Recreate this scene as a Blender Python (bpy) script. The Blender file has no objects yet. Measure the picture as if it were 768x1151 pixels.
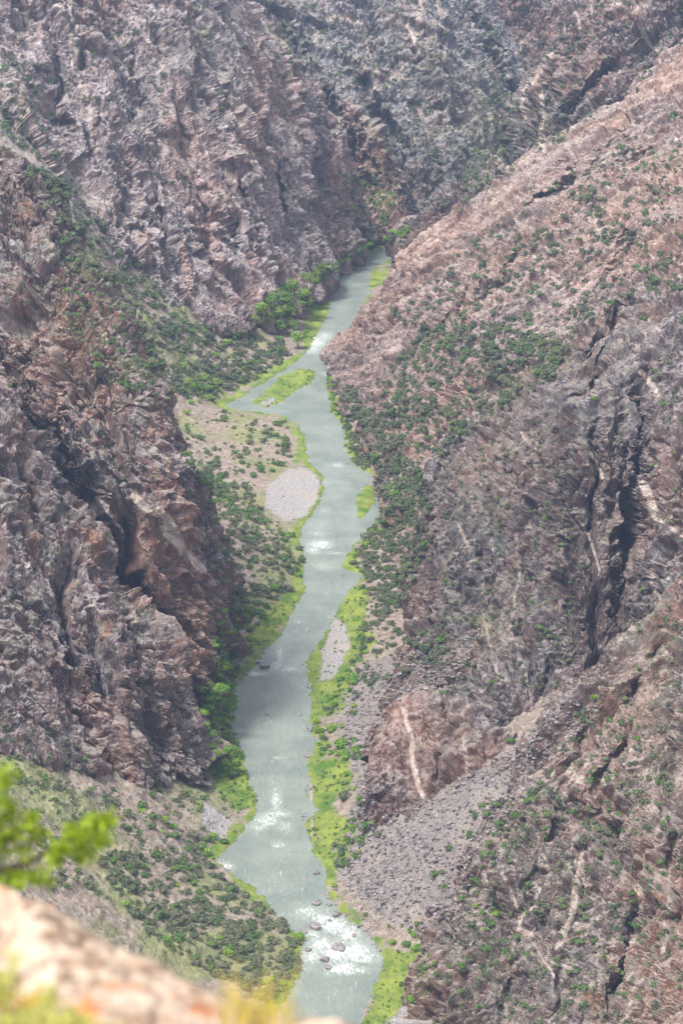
import bpy, math, random, time
import numpy as np
T0 = time.time()
rng = np.random.default_rng(7)
random.seed(7)
F32 = np.float32
# ------------------------------------------------------------------ camera model (metres; camera on the rim, 500 m above the river)
PITCH = math.radians(20.3); H = 500.0; FP = 2707.5; CU, CV = 384.0, 575.5
CP, SP = math.cos(PITCH), math.sin(PITCH)
def at_y(u, v, Y):
    u = np.asarray(u, float); v = np.asarray(v, float); Y = np.asarray(Y, float)
    a = (u-CU)/FP; b = (v-CV)/FP
    f = CP - b*SP
    return np.stack([a*Y/f, Y+0*a, H - Y*(SP+b*CP)/f], -1)
def at_z(u, v, Z):
    u = np.asarray(u, float); v = np.asarray(v, float)
    b = (v-CV)/FP
    Y = (H-np.asarray(Z, float))*(CP-b*SP)/(SP+b*CP)
    return at_y(u, v, Y)
def proj(P):
    x, y, z = P[..., 0], P[..., 1], P[..., 2]-H
    f = y*CP - z*SP; d = -(y*SP + z*CP)
    return CU + FP*x/f, CV + FP*d/f
# ------------------------------------------------------------------ noise
def hsh(ix, iy, iz, seed):
    n = ix.astype(np.uint32)*np.uint32(374761393); n += iy.astype(np.uint32)*np.uint32(668265263); n += iz.astype(np.uint32)*np.uint32(2147483647-18); n += np.uint32((seed*974634777) & 0xffffffff)
    n ^= n >> np.uint32(13); n *= np.uint32(1274126177); n ^= n >> np.uint32(16); n *= np.uint32(2246822519); n ^= n >> np.uint32(15)
    return n
def h01(n, k): return (((n*np.uint32(2*k+1)+np.uint32(k*7919)) >> np.uint32(k % 5+3)) & np.uint32(0xffff)).astype(F32)*F32(1/65535)
def perlin(P, seed=0):
    P = P.astype(F32)
    I = np.floor(P).astype(np.int32); f = (P-I).astype(F32)
    w = f*f*f*(f*(f*6-15)+10)
    out = None
    acc = []
    for dx in (0, 1):
        for dy in (0, 1):
            for dz in (0, 1):
                h = hsh(I[:, 0]+dx, I[:, 1]+dy, I[:, 2]+dz, seed)
                gx = h01(h, 1)*2-1; gy = h01(h, 2)*2-1; gz = h01(h, 3)*2-1
                acc.append(gx*(f[:, 0]-dx)+gy*(f[:, 1]-dy)+gz*(f[:, 2]-dz))
    wx, wy, wz = w[:, 0], w[:, 1], w[:, 2]
    l = lambda a, b, t: a+(b-a)*t
    return l(l(l(acc[0], acc[1], wz), l(acc[2], acc[3], wz), wy), l(l(acc[4], acc[5], wz), l(acc[6], acc[7], wz), wy), wx)*1.5
def fbm(P, oct=3, seed=0, ridged=False):
    s = 0; a = 1.0
    for o in range(oct):
        n = perlin(P*(2.03**o)+o*17.3, seed+o)
        s = s + a*((0.5-np.abs(n))*1.6 if ridged else n); a *= 0.5
    return s
def facets(P, seed=0, tilt=1.0):
    P = P.astype(F32)
    """fractured blocks: nearest of the jittered cell centres; each block is a tilted plane. returns (height, id 0..1, edge gap)"""
    B = np.floor(P-0.5).astype(np.int32)
    d1 = np.full(len(P), 9, F32); d2 = np.full(len(P), 9, F32); h1 = np.zeros(len(P), F32); ws = np.zeros(len(P), F32); id1 = np.zeros(len(P), F32)
    for dx in (0, 1):
        for dy in (0, 1):
            for dz in (0, 1):
                cx, cy, cz = B[:, 0]+dx, B[:, 1]+dy, B[:, 2]+dz
                h = hsh(cx, cy, cz, seed)
                ox = (cx+0.5+0.8*(h01(h, 1)-.5)-P[:, 0]); oy = (cy+0.5+0.8*(h01(h, 2)-.5)-P[:, 1]); oz = (cz+0.5+0.8*(h01(h, 3)-.5)-P[:, 2])
                d = np.sqrt(ox*ox+oy*oy+oz*oz).astype(F32)
                hh = (h01(h, 4)-.5)*1.3 + tilt*((h01(h, 5)-.5)*ox+(h01(h, 6)-.5)*oy+(h01(h, 7)-.5)*oz)
                m = d < d1
                d2 = np.where(m, d1, np.minimum(d2, d)); id1 = np.where(m, h01(h, 8), id1); wt = np.exp(-16*d); h1 += wt*hh; ws += wt; d1 = np.where(m, d, d1)
    return h1/ws, id1, np.clip(d2-d1, 0, 1)
# ------------------------------------------------------------------ 2-D tools (photo space: used to find where a traced mark lies on the ground it belongs to)
def dist_poly(U, V, pts):
    """distance to a polyline and position 0..1 along it"""
    best = np.full(U.shape, 1e9, F32); tt = np.zeros(U.shape, F32); n = len(pts)-1
    for i in range(n):
        (x0, y0), (x1, y1) = pts[i][:2], pts[i+1][:2]
        dx, dy = x1-x0, y1-y0; L = dx*dx+dy*dy+1e-9
        t = np.clip(((U-x0)*dx+(V-y0)*dy)/L, 0, 1)
        d = np.hypot(U-x0-t*dx, V-y0-t*dy)
        m = d < best; best = np.where(m, d, best).astype(F32); tt = np.where(m, (i+t)/n, tt)
    return best, tt
def inside(U, V, poly):
    r = np.zeros(U.shape, bool); n = len(poly)
    for i in range(n):
        x0, y0 = poly[i]; x1, y1 = poly[(i+1) % n]
        if y0 == y1: continue
        r ^= ((y0 > V) != (y1 > V)) & (U < (x1-x0)*(V-y0)/(y1-y0)+x0)
    return r
def sm(x, a, b):
    t = np.clip((x-a)/(b-a), 0, 1); return t*t*(3-2*t)
# ------------------------------------------------------------------ mesh helpers
COL = bpy.context.scene.collection
def mesh_from(name, V, Fq, attrs=None, smooth=True):
    me = bpy.data.meshes.new(name)
    V = np.ascontiguousarray(V, F32); Fq = np.ascontiguousarray(Fq, np.int32); k = Fq.shape[1]
    me.vertices.add(len(V)); me.vertices.foreach_set('co', V.ravel())
    me.loops.add(Fq.size); me.loops.foreach_set('vertex_index', Fq.ravel())
    me.polygons.add(len(Fq)); me.polygons.foreach_set('loop_start', np.arange(0, Fq.size, k, dtype=np.int32))
    me.polygons.foreach_set('loop_total', np.full(len(Fq), k, np.int32))
    me.polygons.foreach_set('use_smooth', np.full(len(Fq), smooth))
    me.update(calc_edges=True)
    for nm, arr in (attrs or {}).items():
        if arr.ndim == 1:
            a = me.attributes.new(nm, 'FLOAT', 'POINT'); a.data.foreach_set('value', np.ascontiguousarray(arr, F32))
        else:
            a = me.attributes.new(nm, 'FLOAT_COLOR', 'POINT'); a.data.foreach_set('color', np.ascontiguousarray(arr, F32).ravel())
    return me
def link(name, me, mat=None, parent=None, **props):
    o = bpy.data.objects.new(name, me); COL.objects.link(o)
    if mat is not None: me.materials.clear(); me.materials.append(mat)
    if parent is not None: o.parent = parent
    for k, v in props.items(): o[k] = v
    return o
def grid_faces(nr, nc):
    i = np.arange(nr*nc).reshape(nr, nc)
    return np.stack([i[:-1, :-1], i[1:, :-1], i[1:, 1:], i[:-1, 1:]], -1).reshape(-1, 4)
def grid_normals(G):
    du = np.gradient(G, axis=1); dv = np.gradient(G, axis=0)
    N = np.cross(dv, du); N /= np.linalg.norm(N, axis=-1, keepdims=True)+1e-9
    return N
# ------------------------------------------------------------------ node helper
class NT:
    def __init__(s, name):
        s.m = bpy.data.materials.new(name); s.m.use_nodes = True; s.t = s.m.node_tree; s.t.nodes.clear()
        s.out = s.n('ShaderNodeOutputMaterial'); s.bsdf = s.n('ShaderNodeBsdfPrincipled'); s.l(s.bsdf.outputs[0], s.out.inputs[0])
        s.geo = s.n('ShaderNodeNewGeometry')
    def n(s, ty, **k):
        nd = s.t.nodes.new(ty)
        for a, v in k.items(): setattr(nd, a, v)
        return nd
    def l(s, a, b): s.t.links.new(a, b)
    def put(s, sock, v):
        if isinstance(v, bpy.types.NodeSocket): s.l(v, sock)
        elif isinstance(v, tuple) and len(v) == 3 and sock.type == 'RGBA': sock.default_value = (*v, 1)
        else: sock.default_value = v
    def math(s, op, a, b=0.0, c=0.0, clamp=False):
        nd = s.n('ShaderNodeMath', operation=op, use_clamp=clamp)
        s.put(nd.inputs[0], a); s.put(nd.inputs[1], b); s.put(nd.inputs[2], c); return nd.outputs[0]
    def ramp(s, x, a, b):
        nd = s.n('ShaderNodeMapRange', interpolation_type='SMOOTHSTEP'); s.put(nd.inputs[0], x); s.put(nd.inputs[1], a); s.put(nd.inputs[2], b); return nd.outputs[0]
    def mix(s, f, a, b, blend='MIX'):
        nd = s.n('ShaderNodeMix', data_type='RGBA', blend_type=blend); s.put(nd.inputs[0], f); s.put(nd.inputs[6], a); s.put(nd.inputs[7], b); return nd.outputs[2]
    def map(s, vec, scale=(1, 1, 1), rot=(0, 0, 0)):
        nd = s.n('ShaderNodeMapping'); s.l(vec, nd.inputs[0]); nd.inputs[2].default_value = rot; nd.inputs[3].default_value = scale; return nd.outputs[0]
    def noise(s, vec, scale, detail=5, rough=.6, dist=0, out=0):
        nd = s.n('ShaderNodeTexNoise'); s.l(vec, nd.inputs['Vector']); nd.inputs['Scale'].default_value = scale
        nd.inputs['Detail'].default_value = detail; nd.inputs['Roughness'].default_value = rough; nd.inputs['Distortion'].default_value = dist; return nd.outputs[out]
    def voro(s, vec, scale, feature='F1', out='Distance'):
        nd = s.n('ShaderNodeTexVoronoi', feature=feature); s.l(vec, nd.inputs['Vector']); nd.inputs['Scale'].default_value = scale; return nd.outputs[out]
    def attr(s, name, out='Color'):
        nd = s.n('ShaderNodeAttribute', attribute_name=name); return nd.outputs[out]
    def bump(s, h, strength=.5, dist=1.0, normal=None):
        nd = s.n('ShaderNodeBump'); nd.inputs['Strength'].default_value = strength; nd.inputs['Distance'].default_value = dist
        s.l(h, nd.inputs['Height'])
        if normal is not None: s.l(normal, nd.inputs['Normal'])
        s.l(nd.outputs[0], s.bsdf.inputs['Normal']); return nd.outputs[0]
    def sep(s, c):
        nd = s.n('ShaderNodeSeparateColor'); s.l(c, nd.inputs[0]); return nd.outputs
    def base(s, c, rough=.95, spec=.15):
        s.put(s.bsdf.inputs['Base Color'], c); s.put(s.bsdf.inputs['Roughness'], rough); s.bsdf.inputs['Specular IOR Level'].default_value = spec
# ------------------------------------------------------------------ ground and rock material
# mark : r vein (cream pink dyke)  g rust/orange rock  b lichen (grey green)  a soil/scree
# mark2: r green grass             g pale gravel       b dark rock and painted cleft shade          a block id
def rock_material(name, dark, mid, light, rust, grass_on_ledges=.5, rot=(0, .6, 0), stretch=(1, 1, .35)):
    N = NT(name); P = N.geo.outputs['Position']
    A = N.attr('mark'); r, g, b = N.sep(A)[:3]; al = N.attr('mark', 'Alpha')
    A2 = N.attr('mark2'); gr, gv, dk = N.sep(A2)[:3]; bid = N.attr('mark2', 'Alpha')
    Q = N.map(P, stretch, rot)
    n1 = N.noise(Q, .035, 7, .65, .1); n2 = N.noise(Q, .3, 8, .7, .05); n3 = N.noise(P, .012, 3, .5); n4 = N.noise(P, 1.1, 4, .7)
    c = N.mix(N.ramp(n1, .33, .66), dark, mid)
    c = N.mix(N.math('MULTIPLY', N.ramp(n2, .48, .68), .75), c, light)
    c = N.mix(N.math('MULTIPLY', N.ramp(n2, .45, .31), .65), c, tuple(x*.4 for x in dark))
    n5 = N.noise(Q, 1.0, 5, .78)
    c = N.mix(N.math('MULTIPLY', N.ramp(n5, .52, .68), .55), c, light)
    c = N.mix(N.math('MULTIPLY', N.ramp(n5, .46, .34), .55), c, tuple(x*.35 for x in dark))
    c = N.mix(N.math('MULTIPLY', N.ramp(n3, .45, .62), .42), c, N.mix(n2, tuple(x*.7 for x in rust), rust))
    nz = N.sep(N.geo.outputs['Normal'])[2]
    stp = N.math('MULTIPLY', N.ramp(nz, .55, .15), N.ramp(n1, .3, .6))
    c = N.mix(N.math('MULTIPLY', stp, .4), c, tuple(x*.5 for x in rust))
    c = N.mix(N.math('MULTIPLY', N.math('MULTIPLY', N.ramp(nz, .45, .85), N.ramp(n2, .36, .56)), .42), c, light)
    f = N.math('ADD', bid, -.5); f = N.math('MULTIPLY', f, 1.3)
    c = N.mix(1.0, c, N.n('ShaderNodeCombineColor').outputs[0], 'MULTIPLY') if False else c
    hs = N.n('ShaderNodeHueSaturation'); hs.inputs['Saturation'].default_value = 1.12; N.put(hs.inputs['Value'], N.math('ADD', f, 1.0)); N.put(hs.inputs['Color'], c); c = hs.outputs[0]
    # rust
    rn = N.math('MULTIPLY', N.ramp(N.noise(Q, .09, 5, .7, .1), .44, .60), N.math('ADD', g, .18), clamp=True)
    c = N.mix(N.math('MULTIPLY', rn, .8), c, N.mix(N.ramp(n2, .3, .7), tuple(x*.6 for x in rust), rust))
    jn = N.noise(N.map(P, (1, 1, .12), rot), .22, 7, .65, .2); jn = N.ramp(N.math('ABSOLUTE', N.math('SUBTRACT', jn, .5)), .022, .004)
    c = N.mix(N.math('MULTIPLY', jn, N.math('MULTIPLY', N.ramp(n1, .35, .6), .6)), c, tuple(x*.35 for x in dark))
    # lichen
    ln = N.math('MULTIPLY', N.ramp(N.noise(P, .16, 6, .7), .44, .60), N.math('ADD', b, .26), clamp=True)
    c = N.mix(N.math('MULTIPLY', ln, .75), c, N.mix(n4, (.12, .125, .095), (.27, .27, .22)))
    # dark rock, with shade painted into the clefts
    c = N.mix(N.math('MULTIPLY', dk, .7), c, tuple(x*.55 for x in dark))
    # natural thin veins
    w = N.noise(Q, .02, 6, .62, 1.2); vn = N.math('ABSOLUTE', N.math('SUBTRACT', w, .5)); vn = N.ramp(vn, .010, .002)
    vn = N.math('MULTIPLY', vn, N.ramp(N.noise(P, .03, 2, .5), .5, .62))
    vt = N.math('MAXIMUM', N.math('MULTIPLY', vn, .8), N.math('MULTIPLY', N.math('MULTIPLY', r, 1.25, clamp=True), N.ramp(n2, .34, .41)))
    c = N.mix(N.math('MULTIPLY', vt, .92), c, N.mix(N.ramp(n2, .36, .6), (.36, .245, .185), (.54, .46, .40)))
    # soil, grit and thin grass lying on the ledges
    led = N.math('MULTIPLY', N.ramp(nz, .6, .86), N.ramp(N.noise(P, .22, 5, .7), .40, .55))
    led = N.math('MAXIMUM', N.math('MULTIPLY', led, grass_on_ledges), al)
    soil = N.mix(N.ramp(n2, .35, .65), (.22, .165, .13), (.36, .285, .235))
    soil = N.mix(N.math('MULTIPLY', N.ramp(N.noise(P, .35, 5, .75), .5, .62), .75), soil, (.11, .125, .05))
    c = N.mix(led, c, soil)
    gvl = N.mix(N.ramp(gv, .78, .96), N.mix(N.voro(P, 1.1, 'F1', 'Color'), (.12, .102, .098), (.29, .255, .24)), N.mix(N.voro(P, 1.6, 'F1', 'Color'), (.19, .175, .168), (.40, .37, .35)))
    gvl = N.mix(N.math('MULTIPLY', N.ramp(n1, .45, .6), .6), gvl, (.33, .28, .23))
    c = N.mix(gv, c, gvl)
    grc = N.mix(N.ramp(N.noise(P, .08, 5, .65), .35, .65), (.075, .15, .02), (.235, .27, .05))
    grc = N.mix(N.math('MULTIPLY', N.ramp(N.noise(P, .4, 6, .75), .45, .66), .7), grc, (.16, .17, .06))
    c = N.mix(N.math('MULTIPLY', gr, 1.0, clamp=True), c, grc)
    N.base(c, .95, .12)
    cr = N.voro(N.map(P, (1, 1, .5), rot), .55, 'DISTANCE_TO_EDGE')
    h = N.math('ADD', N.math('MULTIPLY', N.noise(Q, .5, 8, .75), 1.6), N.math('MULTIPLY', N.math('MINIMUM', cr, .12), 3.0))
    h = N.math('ADD', h, N.math('MULTIPLY', n4, .3))
    h = N.math('ADD', h, N.math('MULTIPLY', n5, .8))
    N.bump(h, .75, 1.0)
    return N.m
# the palettes (real base colours, but haze is painted into the back wall's)
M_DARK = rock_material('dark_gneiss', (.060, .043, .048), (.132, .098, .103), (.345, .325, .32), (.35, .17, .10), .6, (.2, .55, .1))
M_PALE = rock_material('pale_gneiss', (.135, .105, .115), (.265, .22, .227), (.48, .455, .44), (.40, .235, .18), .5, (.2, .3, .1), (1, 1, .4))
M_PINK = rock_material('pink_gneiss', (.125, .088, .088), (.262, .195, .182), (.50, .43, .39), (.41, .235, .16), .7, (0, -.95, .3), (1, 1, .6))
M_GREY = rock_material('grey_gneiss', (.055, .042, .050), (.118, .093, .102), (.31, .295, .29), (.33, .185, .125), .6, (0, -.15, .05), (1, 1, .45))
M_BACK = rock_material('haze_tinted_gneiss', (.10, .095, .108), (.195, .188, .20), (.41, .405, .40), (.33, .22, .18), .9, (.2, .4, .1), (1, 1, .5))  # bluish cast of distance put into the back wall's rock colour
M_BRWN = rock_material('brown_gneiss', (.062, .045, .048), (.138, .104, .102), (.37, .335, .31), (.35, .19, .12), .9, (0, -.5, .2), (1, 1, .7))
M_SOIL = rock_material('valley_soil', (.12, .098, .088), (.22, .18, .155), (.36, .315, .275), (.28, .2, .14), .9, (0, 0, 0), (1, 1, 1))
# ------------------------------------------------------------------ traced marks
# dykes and pale veins: (points in the photo, half width px, channel, strength)
MARKS = [
 # left buttress
 ([(145,553),(160,568),(180,578),(188,600),(200,612),(215,625),(228,640)], 4.5, 0, .9), ([(180,575),(192,590),(205,618)], 6, 0, .5),
 ([(10,270),(30,330),(45,380)], 12, 1, .8), ([(60,440),(80,470),(110,500)], 18, 1, .6), ([(30,235),(50,290)], 10, 1, .8),
 ([(140,620),(150,680),(165,700)], 12, 1, .9), ([(105,600),(110,630)], 10, 1, .9), ([(190,560),(215,600)], 16, 1, .6), ([(60,740),(100,790),(140,820)], 14, 1, .5),
 ([(0,360),(30,380),(60,395)], 9, 0, .35), ([(95,420),(110,450),(120,480)], 2, 0, .6),
 ([(235,810),(240,830)], 7, 1, .9), ([(220,800),(225,815)], 6, 0, .3),
 ([(170,480),(180,520),(185,560)], 9, 1, .8), ([(30,560),(40,620)], 11, 1, .7), ([(75,640),(80,690)], 9, 1, .8), ([(115,700),(130,760)], 10, 1, .7), ([(225,700),(230,760)], 7, 1, .6), ([(20,440),(35,520)], 9, 1, .5), ([(60,300),(80,350)], 10, 1, .5),
 # far left face
 ([(190,120),(205,170)], 12, 1, .5), ([(290,140),(310,190)], 9, 1, .7), ([(100,20),(110,70)], 12, 1, .6), ([(20,10),(40,50)], 14, 1, .6), ([(155,250),(165,300)], 8, 1, .7), ([(275,250),(285,300)], 8, 1, .7),
 ([(60,0),(80,40),(85,80),(100,120),(105,160)], 4, 0, .45), ([(150,20),(175,60),(185,80)], 2.5, 0, .6), ([(75,0),(90,40)],3,0,.4), ([(125,35),(140,60)],2,0,.6),
 ([(140,170),(150,200),(160,220)], 8, 1, .7), ([(230,240),(240,280),(245,310)], 10, 1, .8), ([(330,140),(345,190)], 6, 1, .6), ([(205,270),(210,330)], 8, 1, .6), ([(240,170),(255,200),(262,190)],6,1,.6),
 ([(370,250),(390,265)], 6, 1, .3), ([(400,150),(405,165)], 5, 1, .9),
 # back wall dykes
 ([(370,20),(390,20),(405,28)], 3, 0, .7), ([(408,30),(415,60),(425,85)], 2.5, 0, .5), ([(460,30),(468,50),(470,60)], 2, 0, .8), ([(472,0),(469,30),(470,60)], 2.6, 0, .85),
 ([(450,60),(455,45),(463,30)], 1.3, 0, .7), ([(412,110),(430,95),(450,80),(462,65)], 2, 0, .7), ([(493,0),(497,30)], 1.8, 0, .7), ([(500,60),(498,80)], 1.5, 0, .6),
 ([(498,110),(504,140),(512,150)], 1.5, 0, .7), ([(465,125),(490,130),(500,135)], 3, 0, .4), ([(420,50),(424,70)], 5, 1, .5), ([(470,200),(480,180),(485,160)], 6, 1, .7), ([(490,155),(505,165)], 5, 1, .6),
 ([(580,60),(588,55),(586,45)], 1.6, 0, .8), ([(640,0),(650,20),(655,40)], 1.6, 0, .7), ([(665,0),(668,20)],1.5,0,.6), ([(690,0),(715,8),(730,2)], 5, 0, .5), ([(690,5),(710,18)], 8, 1, .8),
 ([(330,0),(350,15),(365,22)], 3, 1, .6),
 # right far spur
 ([(590,100),(600,90),(612,70),(622,62)], 4, 0, .6), ([(607,100),(612,130),(608,160),(612,170)], 3, 0, .8), ([(588,110),(590,135)], 1.5, 0, .7), ([(720,30),(728,45),(740,55)], 3, 0, .7),
 ([(550,165),(558,180),(566,190)], 4, 0, .7), ([(600,60),(606,90)], 7, 1, .5),
 # right slope
 ([(768,70),(720,110),(680,150),(640,190)], 14, 1, .5), ([(560,240),(600,215),(640,200)], 12, 1, .5), ([(480,300),(520,280),(560,250)], 14, 1, .7), ([(440,330),(470,320)], 10, 1, .6),
 ([(670,230),(672,260)], 5, 0, .5), ([(600,285),(615,310),(630,318)], 1.3, 0, .7), ([(560,230),(600,190),(640,150)], 10, 0, .2),
 ([(600,265),(640,250),(700,220),(768,190)], 12, 1, .5), ([(400,380),(440,365)], 10, 1, .4),
 ([(720,275),(735,290)], 2, 0, .6), ([(730,360),(742,370)],2,0,.4),
 # right cliffs
 ([(660,380),(690,355),(705,345)], 12, 1, 1.0), ([(650,430),(668,410),(680,400)], 10, 1, .9), ([(720,418),(735,432),(740,445)], 3, 0, .7), ([(722,545),(730,560),(738,580)], 5, 0, .9),
 ([(665,510),(672,525),(676,535)], 2, 0, .8), ([(585,485),(595,495),(605,500)], 2, 0, .6), ([(580,600),(585,640),(575,700),(585,740),(600,800)], 1.5, 0, .35), ([(650,585),(662,600),(668,615),(675,640)], 1.4, 0, .6),
 ([(735,580),(750,590),(768,602)], 2.4, 0, .8), ([(733,640),(735,660),(742,672)], 1.4, 0, .7), ([(730,630),(748,635),(752,650)], 1.2, 0, .6), ([(545,690),(555,740),(560,760)], 1.4, 0, .5),
 ([(695,640),(705,650),(712,600)], 8, 1, .8), ([(570,710),(590,700),(600,720)], 9, 1, .6), ([(600,530),(620,520)], 9, 1, .5), ([(510,540),(530,520),(550,500)], 8, 1, .5), ([(517,590),(524,610)], 2, 0, .6),
 # nub by the river
 ([(455,800),(462,830),(465,860),(470,885),(485,905)], 2.6, 0, .9), ([(450,805),(470,820)], 9, 1, .8), ([(425,880),(430,900)], 6, 1, .7), ([(425,915),(440,925)], 5, 1, .4), ([(522,830),(528,880)], 1.6, 0, .4), ([(515,800),(520,830)], 6, 1, .6),
 # near right slope
 ([(655,962),(650,990),(645,1020),(635,1050),(628,1065)], 3.4, 0, .95), ([(605,1000),(600,1020),(585,1030),(583,1045),(600,1052)], 2.4, 0, .9), ([(583,1045),(595,1055),(605,1070),(625,1100)], 1.6, 0, .7),
 ([(565,985),(575,1000),(582,1020)], 2, 0, .7), ([(672,1000),(675,1015),(690,1005)], 2, 0, .5), ([(720,1000),(735,990),(745,975),(752,985)], 14, 1, 1.2), ([(720,1000),(735,990),(745,978)], 8, 0, .6), ([(752,985),(750,1040),(745,1070)], 3, 0, .7),
 ([(640,870),(660,878)], 5, 0, .7), ([(735,905),(760,925)], 8, 0, .5), ([(680,880),(690,870)],5,0,.6), ([(655,885),(668,900)], 8, 1, .8), ([(640,1130),(650,1110),(670,1120),(680,1151)], 9, 1, 1.0), ([(545,1060),(570,1080),(575,1100)], 9, 1, .8), ([(570,1130),(575,1151)], 3, 0, .5),
 ([(700,1151),(715,1110),(735,1095)], 3, 0, .5), ([(620,1080),(640,1090)], 2, 0, .6), ([(730,870),(768,880)], 7, 0, .35), ([(560,830),(580,815)], 1, 0, .3),
 ([(765,950),(762,990)], 5, 1, 1.0), ([(540,1000),(560,990)], 8, 1, .5),
]
LICHEN = [((150,470),(30,30),.5), ((380,60),(60,60),.4), ((60,640),(30,40),.5), ((20,300),(60,130),.5), ((110,500),(40,60),.7), ((40,560),(50,60),.5), ((150,700),(50,40),.7), ((30,700),(40,70),.7), ((180,850),(40,30),.7), ((200,480),(30,60),.5),
 ((640,560),(40,110),1.0), ((600,470),(60,60),.7), ((540,600),(40,80),.8), ((700,450),(20,70),.8), ((590,650),(40,50),.9), ((740,700),(40,60),.7), ((560,1090),(50,40),.9), ((730,1100),(30,40),.8), ((620,960),(60,40),.5), ((520,740),(50,50),.6),
 ((340,60),(80,80),.5), ((470,120),(80,80),.7), ((230,60),(60,80),.5), ((160,380),(40,60),.5), ((620,1000),(40,30),.4), ((540,120),(40,80),.9), ((760,830),(40,60),.5), ((690,600),(30,60),.5)]
SOIL = [((120,900),(60,40),.5), ((60,860),(60,30),.35), ((25,120),(35,45),.8), ((70,200),(20,45),.6), ((100,240),(30,20),.6), ((730,760),(40,70),.4), ((690,880),(60,40),.3), ((600,290),(80,40),.2), ((440,470),(60,40),.45), ((560,440),(50,30),.4), ((510,510),(40,40),.4), ((670,245),(12,22),.8), ((450,580),(40,60),.4), ((740,370),(30,40),.35), ((420,215),(20,30),.4), ((550,150),(20,50),.6), ((110,340),(40,60),.3)]
GREENING = [((110,330),(40,70),.35), ((230,20),(30,30),.4), ((420,220),(25,30),.5), ((545,160),(30,50),.4), ((600,410),(50,30),.25), ((620,140),(40,25),.25), ((740,180),(30,15),.2), ((150,390),(30,40),.4), ((330,60),(15,60),.2), ((150,840),(30,15),.2), ((530,700),(30,20),.3), ((395,140),(30,25),.3)]
DARK = [((645,600),(85,150),1.0), ((540,640),(50,90),.7), ((470,860),(60,50),.5), ((60,520),(20,70),.7), ((140,660),(14,40),.9), ((690,640),(10,60),.8), ((365,150),(12,30),.9), ((716,530),(11,95),1.0), ((700,640),(9,40),.9), ((470,690),(20,30),.4), ((480,650),(20,50),.7), ((570,160),(10,30),.6), ((500,850),(30,40),.3)]  # darker rock on the buttresses, plus shade painted along clefts and gullies
def blob(U, V, c, s): return np.exp(-(((U-c[0])/s[0])**2+((V-c[1])/s[1])**2)).astype(F32)
def marks(P0, U, V, wob, wob2):
    n = len(U); A = np.zeros((n, 4), F32); B = np.zeros((n, 4), F32)
    Uw = U + wob*3.0; Vw = V + wob2*3.0
    for pts, w, ch, s in MARKS:
        xs = [p[0] for p in pts]; ys = [p[1] for p in pts]
        m = (U > min(xs)-2.5*w-8) & (U < max(xs)+2.5*w+8) & (V > min(ys)-2.5*w-8) & (V < max(ys)+2.5*w+8)
        if not m.any(): continue
        d, t = dist_poly(Uw[m], Vw[m], pts)
        if ch == 0: k = s*sm(-d, -w*1.1, -w*.85)
        else: k = s*np.exp(-(d/w)**2)
        A[m, ch] = np.maximum(A[m, ch], k)
    for c, sg, s in LICHEN: A[:, 2] = np.maximum(A[:, 2], s*blob(U, V, c, sg))
    for c, sg, s in SOIL: A[:, 3] = np.maximum(A[:, 3], s*blob(Uw, Vw, c, sg))
    A[:, 3] *= sm(wob+.6*wob2, -.35, .25)
    for c, sg, s in GREENING: B[:, 0] = np.maximum(B[:, 0], s*blob(Uw, Vw, c, sg)*sm(wob, -.1, .4))
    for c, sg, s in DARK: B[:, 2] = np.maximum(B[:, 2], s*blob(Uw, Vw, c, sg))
    return A, B
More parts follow.
